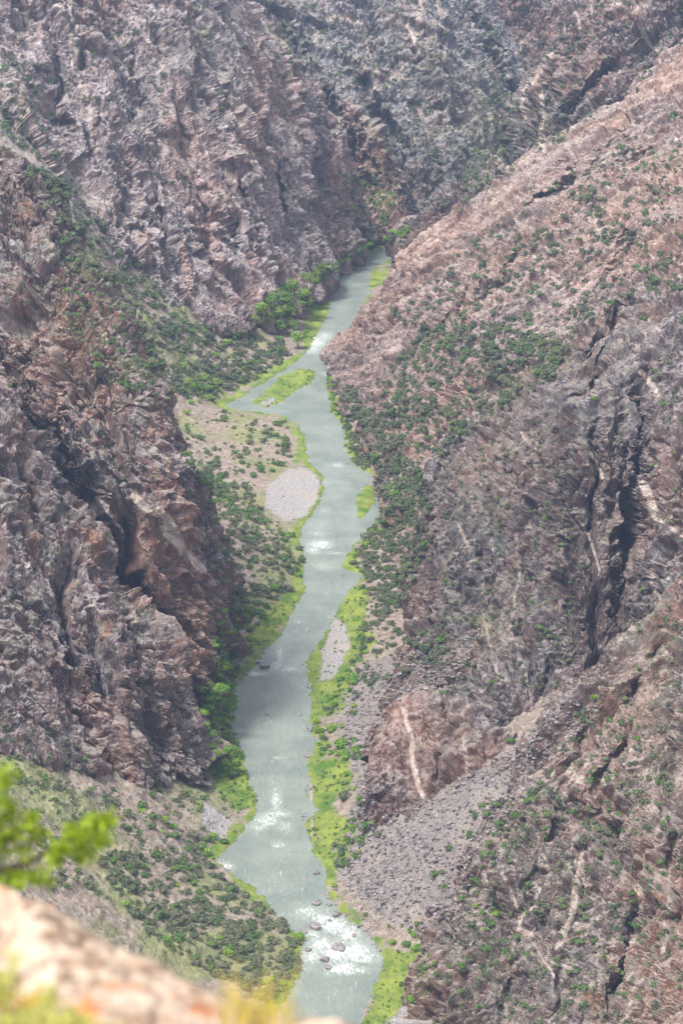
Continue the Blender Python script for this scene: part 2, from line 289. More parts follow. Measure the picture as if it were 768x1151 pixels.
# ------------------------------------------------------------------ clefts and ribs: (points, half width px, depth m (+ into the rock), end taper)
CLEFTS = {
 'left_cliff': [([(-20,400),(20,435),(50,490),(72,545),(108,596),(136,655),(174,700),(205,770),(240,840)], 15, 30), ([(100,600),(120,640),(150,690)], 16, 14), ([(135,560),(142,620),(150,670),(160,690)], 11, 20), ([(100,430),(115,470),(128,520),(135,560)], 8, 10), ([(0,205),(30,280),(60,360)], 10, 8),
    ([(70,320),(110,390),(150,440)], 8, 6), ([(225,600),(222,660),(228,720)], 6, 7), ([(60,420),(80,470),(95,520)], 12, -9), ([(165,470),(180,560),(190,650)], 13, -9), ([(195,680),(205,740),(215,800)], 8, 9), ([(205,800),(212,840)], 7, 10), ([(115,420),(140,500),(165,580)], 7, 5)],
 'front_buttress': [([(75,610),(72,660),(70,710),(95,770)], 9, 12), ([(0,560),(20,620),(40,690),(70,760)], 12, -8), ([(105,640),(120,700),(140,760),(170,820)], 10, -9), ([(20,500),(35,560),(45,620)], 8, 8), ([(95,690),(110,730),(125,800)], 6, 7), ([(150,740),(165,800),(190,850)], 6, 6)],
 'low_buttress': [([(10,720),(35,790)], 8, 5)],
 'far_face': [([(60,60),(65,130),(80,190)], 10, 14), ([(140,60),(148,110),(152,150)], 8, 12), ([(225,215),(228,260),(236,330)], 8, 14), ([(160,180),(175,240),(190,310)], 8, 10), ([(190,110),(210,170),(225,215)], 7, 7), ([(100,20),(110,90),(120,160),(135,240)], 12, -12), ([(250,60),(265,140),(280,220),(290,300)], 16, -16), ([(310,130),(330,190),(345,260)], 10, -8), ([(295,130),(310,200),(320,280)], 6, 12), ([(345,170),(360,220),(370,270)], 6, 8), ([(255,240),(262,300)], 4, 12), ([(200,0),(215,60),(225,110)], 8, -8), ([(270,180),(275,240),(280,300)], 4, 9)],
 'hidden_spur': [([(352,110),(368,150),(385,190)], 7, 16), ([(390,140),(400,170),(405,195)], 5, 8)],
 'back_wall': [([(300,0),(330,50),(350,100)], 14, 22), ([(380,40),(420,90),(440,130)], 18, -18), ([(440,0),(480,60),(520,140)], 22, -22), ([(400,90),(430,140),(470,180)], 10, 16), ([(520,0),(545,60),(570,120),(555,190)], 10, 18), ([(455,150),(480,200)], 14, -14), ([(330,0),(370,30)], 10, -10)],
 'far_slope': [([(570,0),(600,60)], 20, 30), ([(640,0),(620,70)], 16, -25), ([(690,0),(660,60)], 12, 20)],
 'right_far_spur': [([(600,100),(606,140),(600,190)], 6, 10), ([(640,60),(640,110),(610,180)], 10, -12), ([(700,60),(670,100),(640,140)], 8, 12), ([(590,120),(588,170)], 5, -6), ([(575,170),(566,210)], 4, 8), ([(745,20),(700,60),(650,100)], 8, -8)],
 'right_slope': [([(720,130),(690,170),(640,215),(580,250),(520,300)], 9, 9), ([(768,190),(740,230),(700,300),(650,350)], 12, 10), ([(610,215),(590,260),(560,310),(530,340)], 9, -7), ([(690,190),(660,240),(640,290)], 12, -8), ([(500,270),(470,310),(430,370)], 8, 8), ([(545,330),(500,350),(450,400)], 10, -7), ([(768,150),(700,190),(640,230),(590,260)], 12, 14), ([(768,100),(700,140),(640,175),(600,200)], 12, -12), ([(660,180),(640,210),(600,240)], 5, 8), ([(600,290),(560,330),(500,370),(440,400)], 14, 12), ([(768,230),(700,260),(640,300)], 14, -10), ([(540,240),(500,290),(430,350)], 12, -8), ([(670,220),(680,260)], 7, 8), ([(640,330),(580,380),(520,420)], 12, -8), ([(560,200),(540,240),(520,270)], 6, 6), ([(768,280),(720,320)], 8, 10), ([(640,400),(560,440),(500,460)], 10, 8)],
 'right_cliff': [([(724,425),(722,500),(710,570),(697,640),(690,690)], 10, 32), ([(700,450),(694,520),(684,600)], 7, 12), ([(640,470),(636,560),(640,650),(636,740)], 7, 13), ([(598,520),(592,620),(596,720),(600,790)], 8, 12), ([(560,560),(556,640),(566,740)], 7, 10), ([(530,560),(520,640),(530,720)], 6, 8), ([(680,620),(655,700),(650,770)], 14, -8), ([(668,470),(668,540),(664,600)], 4, 12), ([(580,530),(575,600),(580,700)], 8, 9), ([(665,600),(672,680),(668,770)], 8, 14), ([(610,560),(600,640),(610,740)], 14, -12), ([(640,420),(650,500),(645,580)], 12, -10), ([(745,640),(735,700),(700,760)], 7, 14), ([(500,560),(510,620),(505,680)], 8, 9), ([(540,540),(535,620),(545,700)], 10, -9), ([(712,340),(690,356),(665,380),(650,398)], 9, -20), ([(706,372),(688,400),(668,425),(655,450)], 9, 14), ([(700,370),(670,420),(655,460)], 9, 10), ([(760,440),(745,520),(740,600)], 14, -10), ([(545,500),(560,520),(600,560)], 6, 6), ([(520,720),(540,770),(560,800)], 8, 7), ([(630,740),(615,780),(610,810)], 7, 8)],
 'river_nub': [([(500,830),(505,900)], 6, 8), ([(465,820),(475,890)], 6, -4), ([(545,830),(548,870)], 6, 6)],
 'near_slope': [([(640,830),(620,900),(600,950)], 12, -7), ([(735,740),(720,800),(690,860),(680,900)], 9, 8), ([(560,1000),(575,1050),(560,1100)], 8, 7), ([(620,1010),(615,1050),(625,1100)], 9, 7), ([(768,820),(755,880),(765,940)], 9, 8), ([(535,1000),(520,1060),(505,1110)], 6, 5), ([(768,760),(700,800),(650,840)], 14, 9), ([(700,850),(690,930),(720,1000)], 14, 14), ([(660,960),(655,1010),(640,1060)], 7, -6), ([(620,900),(600,960),(560,1000)], 12, -10), ([(768,880),(740,960),(750,1060)], 14, -12), ([(710,1020),(705,1090),(690,1151)], 9, 14), ([(600,1070),(580,1110),(570,1151)], 10, 8), ([(640,1080),(620,1151)], 10, -8), ([(670,790),(640,850),(600,920)], 6, 6), ([(560,960),(540,1040),(520,1120)], 8, -6), ([(760,700),(730,740)], 8, 6)],
}
# ------------------------------------------------------------------ lofted landforms
def cr_resample(Pts, m):
    """Catmull-Rom (centripetal-ish by chord) resample of (k, ..., 3) along axis 0 to m samples, uniform in arc length of the mean"""
    k = len(Pts); seg = np.linalg.norm(np.diff(Pts.reshape(k, -1, 3), axis=0), axis=-1).mean(-1); s = np.concatenate([[0], np.cumsum(seg+1e-6)])
    x = np.linspace(0, s[-1], m); i = np.clip(np.searchsorted(s, x, side='right')-1, 0, k-2); t = (x-s[i])/(s[i+1]-s[i])
    D = np.empty_like(Pts)
    for j in range(k):
        a, b = max(j-1, 0), min(j+1, k-1); D[j] = (Pts[b]-Pts[a])/(s[b]-s[a])
    sh = (-1,)+(1,)*(Pts.ndim-1); t = t.reshape(sh); L = (s[i+1]-s[i]).reshape(sh)
    h00 = 2*t**3-3*t**2+1; h10 = t**3-2*t**2+t; h01_ = -2*t**3+3*t**2; h11 = t**3-t**2
    return h00*Pts[i]+h10*L*D[i]*.8+h01_*Pts[i+1]+h11*L*D[i+1]*.8
SPLAT = []    # (positions, normals, landform name) for placing plants
def loft(name, rows, mat, top='back', side=None, res=.62, amp=1.0, frame=(0, .75, .1), aniso=(1, 1, .38), seed=0, label=None, blocky=1.0, streaky=1.0, fine=1.0):
    R = [at_y([p[0] for p in r], [p[1] for p in r], [p[2] for p in r]) for r in rows]
    G = np.stack(R)                                   # rows x cols x 3, top to bottom
    w = {'back': [(0, 7, -2), (0, 24, -14), (0, 60, -60), (0, 110, -150)], 'rise': [(0, 60, 75), (0, 150, 190)]}[top]
    G = np.concatenate([np.stack([G[0]+np.array(o, float) for o in reversed(w)]), G])
    G = np.concatenate([G, (G[-1]+np.array([0, 5, -12.]))[None], (G[-1]+np.array([0, 16, -70.]))[None]])
    if side:   # turn the end column round and away from the camera
        sx = -1 if side == 'right' else 1
        e = G[:, -1] if side == 'right' else G[:, -1]
        ext = [e+np.array([sx*2., 12, -2]), e+np.array([sx*10., 40, -25]), e+np.array([sx*18., 90, -80])]
        G = np.concatenate([G]+[x[:, None] for x in ext], 1)
    # sample density by distance
    Ym = G[..., 1].mean(); sp = res*Ym/1000*.62
    lenr = np.percentile(np.linalg.norm(np.diff(G, axis=0), axis=-1).sum(0), 80); lenc = np.percentile(np.linalg.norm(np.diff(G, axis=1), axis=-1).sum(1)[2:-2], 70)
    nr = int(min(1300, lenr/sp/1.1)); nc = int(min(1150, lenc/sp))
    G = cr_resample(G, nr); G = np.swapaxes(cr_resample(np.swapaxes(G, 0, 1), nc), 0, 1)
    U, V = proj(G)
    # traced clefts: pushed along the line of sight so they keep their place on the face
    cam = np.array([0, 0, H]); ray = G-cam; ray /= np.linalg.norm(ray, axis=-1, keepdims=True)
    fl = G.reshape(-1, 3).astype(F32)
    wob = fbm(fl*.06, 3, seed+3).reshape(nr, nc); wob2 = fbm(fl*.06+50, 3, seed+9).reshape(nr, nc)
    D = np.zeros((nr, nc), F32)
    for pts, wd, dep in CLEFTS.get(name, []):
        d, t = dist_poly(U+wob*7, V+wob2*7, pts)
        tp = np.sin(np.clip(t, .03, .97)*np.pi)**.45
        prof = np.clip(1-d/(wd*1.25), 0, 1) if dep > 0 else np.exp(-(d/wd)**2)
        D += dep*prof*tp*{'near_slope': 1.35, 'right_slope': 1.5, 'back_wall': 1.7, 'far_face': 1.4, 'right_far_spur': 1.6, 'left_cliff': 1.0, 'front_buttress': 1.2}.get(name, 1.0)
    N = grid_normals(G); G = G + ray*D[..., None]; N *= np.where(((cam-G)*N).sum(-1).mean() > 0, 1.0, -1.0)
    # noise frame: stretched along the dip of the rock
    cx, cy, cz = [math.cos(a) for a in frame]; sx_, sy_, sz_ = [math.sin(a) for a in frame]
    Rx = np.array([[1, 0, 0], [0, cx, -sx_], [0, sx_, cx]]); Ry = np.array([[cy, 0, sy_], [0, 1, 0], [-sy_, 0, cy]]); Rz = np.array([[cz, -sz_, 0], [sz_, cz, 0], [0, 0, 1]])
    Q = ((G.reshape(-1, 3) @ (Rz@Ry@Rx).T)*np.array(aniso)).astype(F32)
    wq = np.stack([perlin(fl*.21, seed+21), perlin(fl*.21+9, seed+22), perlin(fl*.21+31, seed+23)], -1)
    def rot3(a, b):
        ca, sa, cb, sb = math.cos(a), math.sin(a), math.cos(b), math.sin(b)
        return np.array([[ca, -sa, 0], [sa*cb, ca*cb, -sb], [sa*sb, ca*sb, cb]], F32)
    f1, i1, e1 = facets((Q@rot3(.3, .2))*.05+wq*.10, seed+1, 2.0)
    f2, i2, e2 = facets((Q@rot3(.9, -.35))*.14+wq*.28, seed+2, 2.2)
    f3, i3, e3 = facets((Q@rot3(-.6, .5))*.38+wq*.55, seed+5, 2.4)
    f4, i4, e4 = facets((Q@rot3(1.9, .9))*np.array([.85, .95, 1.2], F32)+wq*.9, seed+6, 2.6)
    rg = fbm(Q*.03, 3, seed+4, True); am = .45+1.1*sm(fbm(fl*.018, 2, seed+15), -.35, .45)
    stq = perlin(Q*np.array([.30, .30, .05], F32), seed+16); stq = (.5-np.abs(stq))
    disp = amp*(blocky*(8.5*f1 + am*(4.2*f2*(.5+i1) + fine*(1.15*f3 + .36*f4))) + 5.0*(rg-.3) + streaky*.7*stq + .4*perlin(fl*.7, seed+8))
    disp += amp*.6*fbm(Q*np.array([.16, .16, .05], F32), 2, seed+14, True)
    disp -= amp*blocky*(1.5*am*sm(-e2, -.09, 0) + 1.8*sm(-e1, -.05, 0) + .5*am*sm(-e3, -.12, 0))
    G2 = G + N*disp.reshape(nr, nc, 1)
    U, V = proj(G2)
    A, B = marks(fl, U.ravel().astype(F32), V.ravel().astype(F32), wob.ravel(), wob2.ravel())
    B[:, 3] = .3*i2+.2*i1+.25*i3+.25*i4
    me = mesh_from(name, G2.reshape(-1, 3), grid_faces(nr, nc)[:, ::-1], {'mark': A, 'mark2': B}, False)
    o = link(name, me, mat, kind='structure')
    if label: o['label'] = label
    N2 = grid_normals(G2)
    SPLAT.append((G2.reshape(-1, 3).astype(F32), N2.reshape(-1, 3).astype(F32), name))
    print(name, nr*nc, round(time.time()-T0, 1), flush=True)
    return o
loft('left_cliff', [
 [(-130,60,1230),(-50,140,1200),(0,180,1180),(45,225,1160),(100,310,1130),(150,375,1115),(185,455,1090),(205,530,1088),(232,600,1088),(247,700,1088)],
 [(-130,380,1110),(-50,405,1095),(0,415,1085),(45,420,1075),(80,410,1070),(120,425,1068),(165,460,1065),(190,540,1068),(225,620,1070),(240,720,1070)],
 [(-130,560,1060),(-50,560,1050),(0,560,1045),(45,560,1040),(85,560,1035),(125,570,1035),(165,590,1040),(190,640,1045),(220,690,1050),(237,750,1060)],
 [(-130,850,960),(-50,850,965),(0,850,970),(45,850,980),(85,850,985),(125,850,990),(165,850,995),(190,850,1000),(220,850,1005),(238,840,1025)]],
 M_DARK, side='right', frame=(0,.55,.1), seed=10)
loft('front_buttress', [
 [(-130,330,1040),(-40,385,1035),(0,440,1025),(40,505,1020),(62,560,1012),(100,612,1005),(125,670,1000),(165,712,990),(195,780,985),(236,858,980)],
 [(-130,560,990),(-40,600,980),(0,600,975),(30,640,975),(55,680,970),(85,710,968),(115,750,965),(150,790,965),(185,830,968),(228,868,972)],
 [(-130,830,915),(-40,830,915),(0,830,915),(30,840,922),(55,850,930),(85,860,940),(115,870,945),(150,880,952),(185,885,965),(220,885,968)]],
 M_DARK, side='right', frame=(0,.65,.1), seed=20, amp=.9, res=.7)
loft('low_buttress', [
 [(-130,560,960),(-40,620,955),(0,680,950),(25,720,945),(50,775,940),(85,830,935),(110,852,930)],
 [(-130,900,880),(-40,860,895),(0,850,900),(25,850,908),(50,850,915),(85,860,925),(110,868,926)]],
 M_DARK, side='right', frame=(0,.65,.1), seed=30, amp=.7, res=.9)
loft('far_face', [
 [(-130,-60,1750),(-20,-60,1760),(60,-60,1780),(150,-60,1820),(220,-60,1850),(262,-20,1900),(300,45,1930),(340,97,1950),(368,145,1960),(390,190,1970),(408,240,1985)],
 [(-130,-20,1720),(-20,0,1730),(60,30,1745),(150,50,1770),(220,70,1800),(270,90,1840),(310,120,1880),(345,150,1910),(370,185,1935),(392,215,1955),(410,250,1975)],
 [(-130,30,1700),(-20,40,1700),(50,100,1700),(110,160,1700),(170,190,1710),(225,210,1730),(275,220,1780),(320,225,1840),(350,235,1880),(385,245,1935),(408,258,1970)],
 [(-130,100,1680),(-20,100,1660),(40,150,1650),(90,250,1640),(150,310,1640),(210,355,1655),(262,368,1670),(315,345,1740),(355,320,1820),(388,292,1910),(410,272,1985)]],
 M_PALE, side='right', frame=(0,.3,.1), aniso=(1,1,.45), seed=40, amp=1.15, res=.6, blocky=.8, streaky=1.6, fine=.6)
loft('hidden_spur', [
 [(300,50,2120),(335,85,2110),(370,100,2100),(400,128,2090),(425,152,2080),(440,180,2072),(452,205,2068)],
 [(300,215,2075),(335,205,2075),(370,200,2070),(400,200,2068),(425,205,2066),(440,212,2066),(452,218,2066)],
 [(300,280,2030),(335,280,2020),(370,280,2000),(400,275,2000),(425,268,2010),(445,262,2025),(462,256,2050)]],
 M_DARK, side='right', frame=(0,.3,.1), aniso=(1,1,.4), seed=50, amp=1.0)
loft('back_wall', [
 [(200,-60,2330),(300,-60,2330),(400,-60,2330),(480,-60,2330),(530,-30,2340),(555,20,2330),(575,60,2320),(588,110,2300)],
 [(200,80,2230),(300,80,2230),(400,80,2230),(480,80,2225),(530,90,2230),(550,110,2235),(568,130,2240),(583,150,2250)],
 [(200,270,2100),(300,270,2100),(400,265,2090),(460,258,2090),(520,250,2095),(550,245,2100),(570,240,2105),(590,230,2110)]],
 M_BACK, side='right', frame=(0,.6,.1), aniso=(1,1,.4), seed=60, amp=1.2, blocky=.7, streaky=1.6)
loft('far_slope', [
 [(420,-80,2750),(540,-80,2700),(620,-80,2650),(700,-80,2600),(800,-80,2600),(900,-80,2600)],
 [(420,40,2600),(540,40,2560),(620,40,2520),(700,40,2500),(800,40,2500),(900,40,2500)],
 [(420,150,2450),(540,150,2420),(620,150,2400),(700,150,2380),(800,150,2380),(900,150,2380)]],
 M_GREY, top='rise', frame=(0,-.6,.1), seed=70, amp=1.5)
loft('right_far_spur', [
 [(900,-150,1950),(768,-80,1960),(700,-50,1970),(655,0,1980),(625,55,1985),(598,95,1990),(585,130,1985),(578,165,1975),(560,190,1960),(530,212,1945),(490,240,1930),(462,262,1960)],
 [(900,30,1860),(768,60,1870),(700,80,1880),(655,110,1890),(625,140,1900),(600,160,1910),(588,180,1915),(575,200,1915),(555,222,1915),(525,240,1915),(485,258,1915),(460,275,1940)],
 [(900,200,1750),(768,200,1780),(700,200,1800),(655,220,1830),(625,230,1850),(598,240,1860),(585,245,1870),(570,250,1875),(550,260,1880),(520,265,1890),(480,285,1890),(455,295,1910)]],
 M_GREY, side='left', frame=(0,-.5,.1), seed=80, amp=1.15)
loft('right_slope', [
 [(900,-60,1800),(768,55,1790),(730,85,1780),(700,118,1770),(650,143,1760),(605,168,1755),(575,195,1750),(530,235,1740),(485,262,1730),(458,290,1720),(425,335,1700),(400,370,1690),(366,402,1672)],
 [(900,200,1470),(780,240,1480),(740,250,1490),(700,270,1490),(660,290,1500),(620,320,1500),(580,360,1480),(540,400,1440),(500,430,1470),(460,440,1510),(430,430,1560),(405,420,1600),(368,412,1640)],
 [(900,420,1220),(800,430,1240),(740,440,1250),(690,440,1290),(640,470,1300),(600,520,1270),(560,600,1190),(520,660,1170),(480,700,1150),(460,690,1182),(452,600,1290),(418,500,1458),(377,428,1605)]],
 M_PINK, side='left', frame=(0,-.95,.25), aniso=(1,1,.5), seed=90, amp=.85, res=.66, blocky=.9, streaky=1.5)
loft('right_cliff', [
 [(900,250,1180),(800,300,1185),(768,318,1190),(740,335,1195),(710,343,1200),(680,365,1210),(650,385,1215),(600,435,1230),(550,470,1260),(505,500,1275),(488,560,1235),(478,620,1215),(465,665,1190)],
 [(900,420,1090),(800,430,1095),(768,430,1095),(745,430,1100),(718,440,1115),(690,450,1105),(650,470,1110),(600,520,1120),(555,550,1130),(520,580,1140),(500,610,1145),(485,650,1145),(470,690,1135)],
 [(900,580,1010),(800,590,1015),(768,590,1020),(740,590,1030),(712,600,1060),(685,610,1040),(645,620,1040),(600,640,1050),(555,660,1060),(525,690,1065),(505,710,1070),(485,730,1068),(460,750,1065)],
 [(900,800,930),(800,780,945),(768,770,950),(735,770,955),(700,775,965),(670,790,965),(640,800,960),(600,815,960),(560,830,960),(520,830,975),(490,810,1000),(460,800,1020),(440,790,1040)]],
 M_GREY, side='left', frame=(0,-.14,.05), aniso=(1,1,.42), seed=100, amp=.75)
loft('river_nub', [
 [(575,835,925),(552,818,935),(520,797,955),(480,792,975),(450,800,975),(433,820,965),(423,850,955)],
 [(575,868,902),(552,888,897),(520,905,905),(480,915,915),(455,925,920),(428,932,923),(414,928,930)]],
 M_DARK, side='left', frame=(0,-.2,.1), seed=110, amp=.75, res=.8)
loft('near_slope', [
 [(900,560,860),(768,680,880),(720,722,880),(660,775,875),(632,808,872),(612,855,865),(562,930,850),(532,970,840),(510,1040,830),(492,1095,808),(478,1151,790),(470,1220,770)],
 [(900,800,790),(790,830,800),(750,860,805),(710,890,808),(680,920,808),(650,960,805),(610,1000,800),(580,1040,795),(545,1080,790),(520,1120,780),(498,1170,770),(482,1230,755)],
 [(900,1200,650),(850,1220,655),(820,1230,660),(790,1240,665),(760,1250,670),(730,1250,680),(690,1250,690),(650,1250,700),(610,1250,710),(570,1250,720),(530,1250,730),(490,1250,745)]],
 M_BRWN, side='left', frame=(0,-.5,.1), seed=120, amp=.85, res=.76)
# ------------------------------------------------------------------ river outline (photo pixels, laid on the water level)
LEFT = [(470,255),(456,266),(430,279),(400,292),(385,300),(378,313),(368,327),(371,340),(366,357),(359,370),(344,397),(323,413),(296,430),(276,443),(262,451),(250,456),(262,460),(286,463),(316,467),(334,477),(343,493),(344,510),(349,523),(361,533),(364,547),(359,563),(351,577),(338,593),(336,610),(343,627),(339,650),(343,663),(329,687),(316,713),(299,730),(281,753),(262,775),(261,800),(261,827),(273,843),(275,858),(278,878),(288,901),(283,921),(262,945),(243,966),(256,979),(286,1001),(306,1024),(323,1041),(343,1054),(333,1081),(334,1098),(324,1118),(300,1151),(280,1190),(270,1260)]
RIGHT = [(490,262),(470,272),(453,284),(423,300),(416,310),(416,330),(406,343),(403,360),(393,377),(379,387),(364,403),(369,417),(371,423),(366,433),(371,447),(374,463),(389,480),(391,507),(399,523),(420,535),(436,541),(441,557),(438,570),(421,590),(400,611),(394,620),(384,637),(399,643),(411,648),(399,657),(389,670),(376,693),(364,717),(344,745),(348,760),(351,787),(349,810),(352,826),(358,836),(346,857),(351,884),(346,894),(359,911),(344,924),(353,958),(368,978),(366,998),(379,1021),(403,1041),(423,1058),(431,1078),(423,1111),(408,1144),(395,1190),(390,1260)]
ISL1 = [(283,453),(299,440),(316,423),(336,415),(349,415),(356,422),(346,432),(333,438),(319,450),(299,458)]
ISL2 = [(401,562),(409,546),(420,548),(421,563),(413,578),(404,583)]
def toxy(L): P = at_z([p[0] for p in L], [p[1] for p in L], 0.0); return [tuple(q[:2]) for q in P]
RIV = toxy(LEFT)+toxy(RIGHT)[::-1]; I1 = toxy(ISL1); I2 = toxy(ISL2)
def river_sd(X, Y):
    """signed distance in metres, negative inside the water; plus the island number"""
    d, _ = dist_poly(X, Y, RIV+[RIV[0]]); s = np.where(inside(X, Y, RIV), -d, d)
    for I in (I1, I2):
        di, _ = dist_poly(X, Y, I+[I[0]]); ins = inside(X, Y, I)
        s = np.where(ins, di, np.where(s < 0, np.maximum(s, -di), s))
    return s
CTRL = [(300,480,4),(280,520,6),(230,520,12),(210,480,12),(250,560,10),(250,590,20),(225,600,20),(300,620,7),(250,640,16),(320,590,2),(240,660,15),(262,700,4),(290,700,2),(255,740,3),(245,790,4),(255,840,3),(262,880,2),(240,900,7),(200,900,14),(225,940,6),(150,900,26),(100,880,38),(50,860,50),(0,860,58),(-130,900,70),(100,960,32),(0,1000,60),(200,970,12),(150,1050,20),(250,1040,7),(100,1151,30),(250,1130,6),(-100,1151,70),(0,1240,50),(200,1240,10),
 (210,420,20),(170,400,38),(170,340,55),(210,345,42),(250,375,20),(300,370,9),(330,350,7),(360,320,6),(260,420,8),(240,440,7),(300,400,4),(320,395,3),(130,300,80),(100,260,106),(60,220,136),(30,165,162),(0,110,188),(-80,80,200),(200,460,14),(330,500,2),(325,555,1.6),(395,290,4),
 (440,700,8),(420,740,4),(470,740,16),(430,770,12),(400,800,5),(440,790,18),(400,850,6),(400,900,8),(385,960,3),(450,960,18),(500,910,34),(560,885,49),(590,855,56),(620,830,62),(645,808,67),(500,960,25),(540,930,36),(480,1010,12),(430,1030,4),(520,1000,22),(470,1080,3),(450,1120,1.2),(500,1130,3),(430,1200,1),(520,1180,5),(410,690,1.5),(380,740,1.2),(370,800,1.5),(365,870,1.2),(365,930,1.2),(410,600,2),(440,640,5),(430,315,2),(400,450,4),(420,540,4),(440,600,6)]
WCTRL = [(60,1400,10),(120,1400,20),(200,1500,40),(200,1700,40),(100,1800,20),(60,2000,5),(-60,2100,5),(60,2200,5),(-200,2200,30),(200,2200,30),(0,2300,5),(200,1200,60),(200,1000,80),(-60,1300,15),(-150,1250,40),(-220,1100,80),(-220,900,90),(-200,700,90),(150,700,70),(220,800,90),(100,760,30),(60,720,8),(-100,640,60),(-350,1800,200),(-350,1400,120)]
cp = at_z([c[0] for c in CTRL], [c[1] for c in CTRL], [c[2] for c in CTRL])
bank = toxy(LEFT)+toxy(RIGHT)
cp = np.concatenate([cp, np.array(WCTRL, float), np.array([(x, y, .5) for x, y in bank])])
def rbf_fit(P):
    n = len(P); K = np.linalg.norm(P[:, None, :2]-P[None, :, :2], axis=-1); A = np.zeros((n+3, n+3)); A[:n, :n] = K - np.eye(n)*.6
    A[:n, n:] = np.c_[np.ones(n), P[:, :2]]; A[n:, :n] = A[:n, n:].T
    return np.linalg.solve(A, np.r_[P[:, 2], 0, 0, 0])
W = rbf_fit(cp)
def base_z(X, Y):
    out = W[-3]+W[-2]*X+W[-1]*Y
    for i in range(len(cp)): out = out+W[i]*np.hypot(X-cp[i, 0], Y-cp[i, 1])
    return out
nr, nc = 1250, 860
Yr = 640*np.exp(np.linspace(0, math.log(2350/640), nr)); S = np.linspace(-.185, .185, nc)
Yc = Yr[::6]; Sc = S[::6]                              # coarse evaluation, then bilinear
Yc = np.append(Yc, Yr[-1]); Sc = np.append(Sc, S[-1])
ZC = base_z(Sc[None]*Yc[:, None]*1.08, Yc[:, None]+0*Sc[None])
def bilin(Zc, r, c, step=6):
    R = np.minimum(r/step, Zc.shape[0]-1.001); C_ = np.minimum(c/step, Zc.shape[1]-1.001); i = R.astype(int)[:, None]; j = C_.astype(int)[None]; a = (R-R.astype(int))[:, None]; b = (C_-C_.astype(int))[None]
    return Zc[i, j]*(1-a)*(1-b)+Zc[i+1, j]*a*(1-b)+Zc[i, j+1]*(1-a)*b+Zc[i+1, j+1]*a*b
X2 = (S[None]*Yr[:, None]*1.08).astype(F32); Y2 = (Yr[:, None]+0*S[None]).astype(F32)
Z2 = bilin(ZC, np.arange(nr), np.arange(nc)).astype(F32)
SD = np.full(X2.shape, 60., F32)
near = (X2 > -110) & (X2 < 90)
SD[near] = river_sd(X2[near], Y2[near])
P2 = np.stack([X2, Y2, np.zeros_like(X2)], -1).reshape(-1, 3)
n1 = fbm(P2*.05, 3, 301).reshape(nr, nc); n2 = fbm(P2*.3, 3, 305).reshape(nr, nc); n3 = perlin(P2*.14, 311).reshape(nr, nc)
SDw = SD + n3*1.6 + n2*.9
Zg = np.maximum(Z2, .6)
steep = sm(Zg, 3, 16)
Zg = Zg + n1*3.0*steep + n2*(.25+.7*steep)
Zbank = -1.6 + 2.4*sm(SDw, -4.0, 1.8)
Zg = Zbank + (Zg-.8)*sm(SDw, .5, 14)*1.0
U2, V2 = proj(np.stack([X2, Y2, Zg], -1)); U2 = U2.astype(F32); V2 = V2.astype(F32)
# surface kinds of the valley floor, traced
def region(polys, soft=5.0, w=5.0):
    out = np.zeros(U2.shape, F32)
    for p in polys:
        d, _ = dist_poly(U2, V2, p+[p[0]]); s = np.where(inside(U2, V2, p), -d, d)+n3*w*.7+n2*w*.5
        out = np.maximum(out, 1-sm(s, -soft*.5, soft*.5))
    return out
TALUS = [[(-20,40),(50,80),(70,180),(110,240),(95,290),(40,190),(-20,150)], [(385,760),(450,735),(500,720),(545,700),(520,770),(440,790),(415,850),(410,920),(470,905),(560,850),(640,780),(680,790),(650,825),(600,880),(540,960),(520,1020),(470,1050),(430,1030),(385,990),(370,960),(400,900),(395,850),(375,810)]]
GRAVEL = [[(300,545),(325,525),(350,528),(360,540),(358,560),(345,580),(320,588),(298,570)], [(376,692),(388,700),(395,725),(385,745),(372,765),(360,765),(362,735)], [(480,1090),(495,1105),(490,1151),(430,1151),(455,1130)],
  [(345,275),(380,262)], [(292,452),(305,446),(310,452),(298,457)], [(230,900),(262,925),(250,945),(225,930)], [(345,880),(352,880),(352,950)]]
GRASS = [[(285,455),(316,423),(349,413),(358,424),(333,440),(300,460)], [(400,560),(411,543),(427,547),(426,565),(404,585)], [(350,340),(372,330),(372,350),(345,395),(340,380)], [(330,480),(345,490),(346,515),(335,520),(338,500)],
  [(315,470),(345,485),(345,520),(330,520),(335,495)], [(355,530),(366,545),(350,590),(330,600),(350,570)], [(430,558),(435,570),(400,615),(405,645),(385,640),(395,605)], [(280,735),(305,720),(320,690),(343,665),(330,660),(300,690),(275,720)],
  [(345,745),(362,715),(385,670),(405,655),(415,665),(410,700),(425,720),(400,745),(385,790),(350,812)], [(260,830),(275,845),(290,905),(265,910),(240,880),(235,850)], [(345,855),(390,850),(395,880),(372,905),(400,930),(395,960),(375,985),(345,940)],
  [(408,1151),(425,1110),(432,1070),(480,1065),(505,1100),(480,1090),(440,1151)], [(300,1105),(335,1095),(325,1130),(300,1151)], [(350,810),(346,760),(352,750),(395,760),(385,800)], [(440,300),(420,305),(416,325),(430,320)],
  [(366,430),(380,440),(378,460),(395,480),(398,520),(390,505),(385,480),(370,462)], [(255,975),(290,1000),(285,1010),(262,990)], [(235,455),(330,408),(330,400),(290,420)]]
SOILP = [[(200,470),(240,460),(330,480),(340,520),(300,540),(240,520),(205,500)], [(210,500),(300,540),(300,600),(235,600),(215,560)], [(410,575),(430,570),(435,590),(410,610)], [(240,560),(340,600),(340,640),(250,690),(240,640)]]
tal = region(TALUS, 8, 6); gvm = region([g for g in GRAVEL if len(g) > 2], 3, 4); gsm = region(GRASS, 5, 6); slm = region(SOILP, 10, 10)
bandw = 3.4+3.0*n1
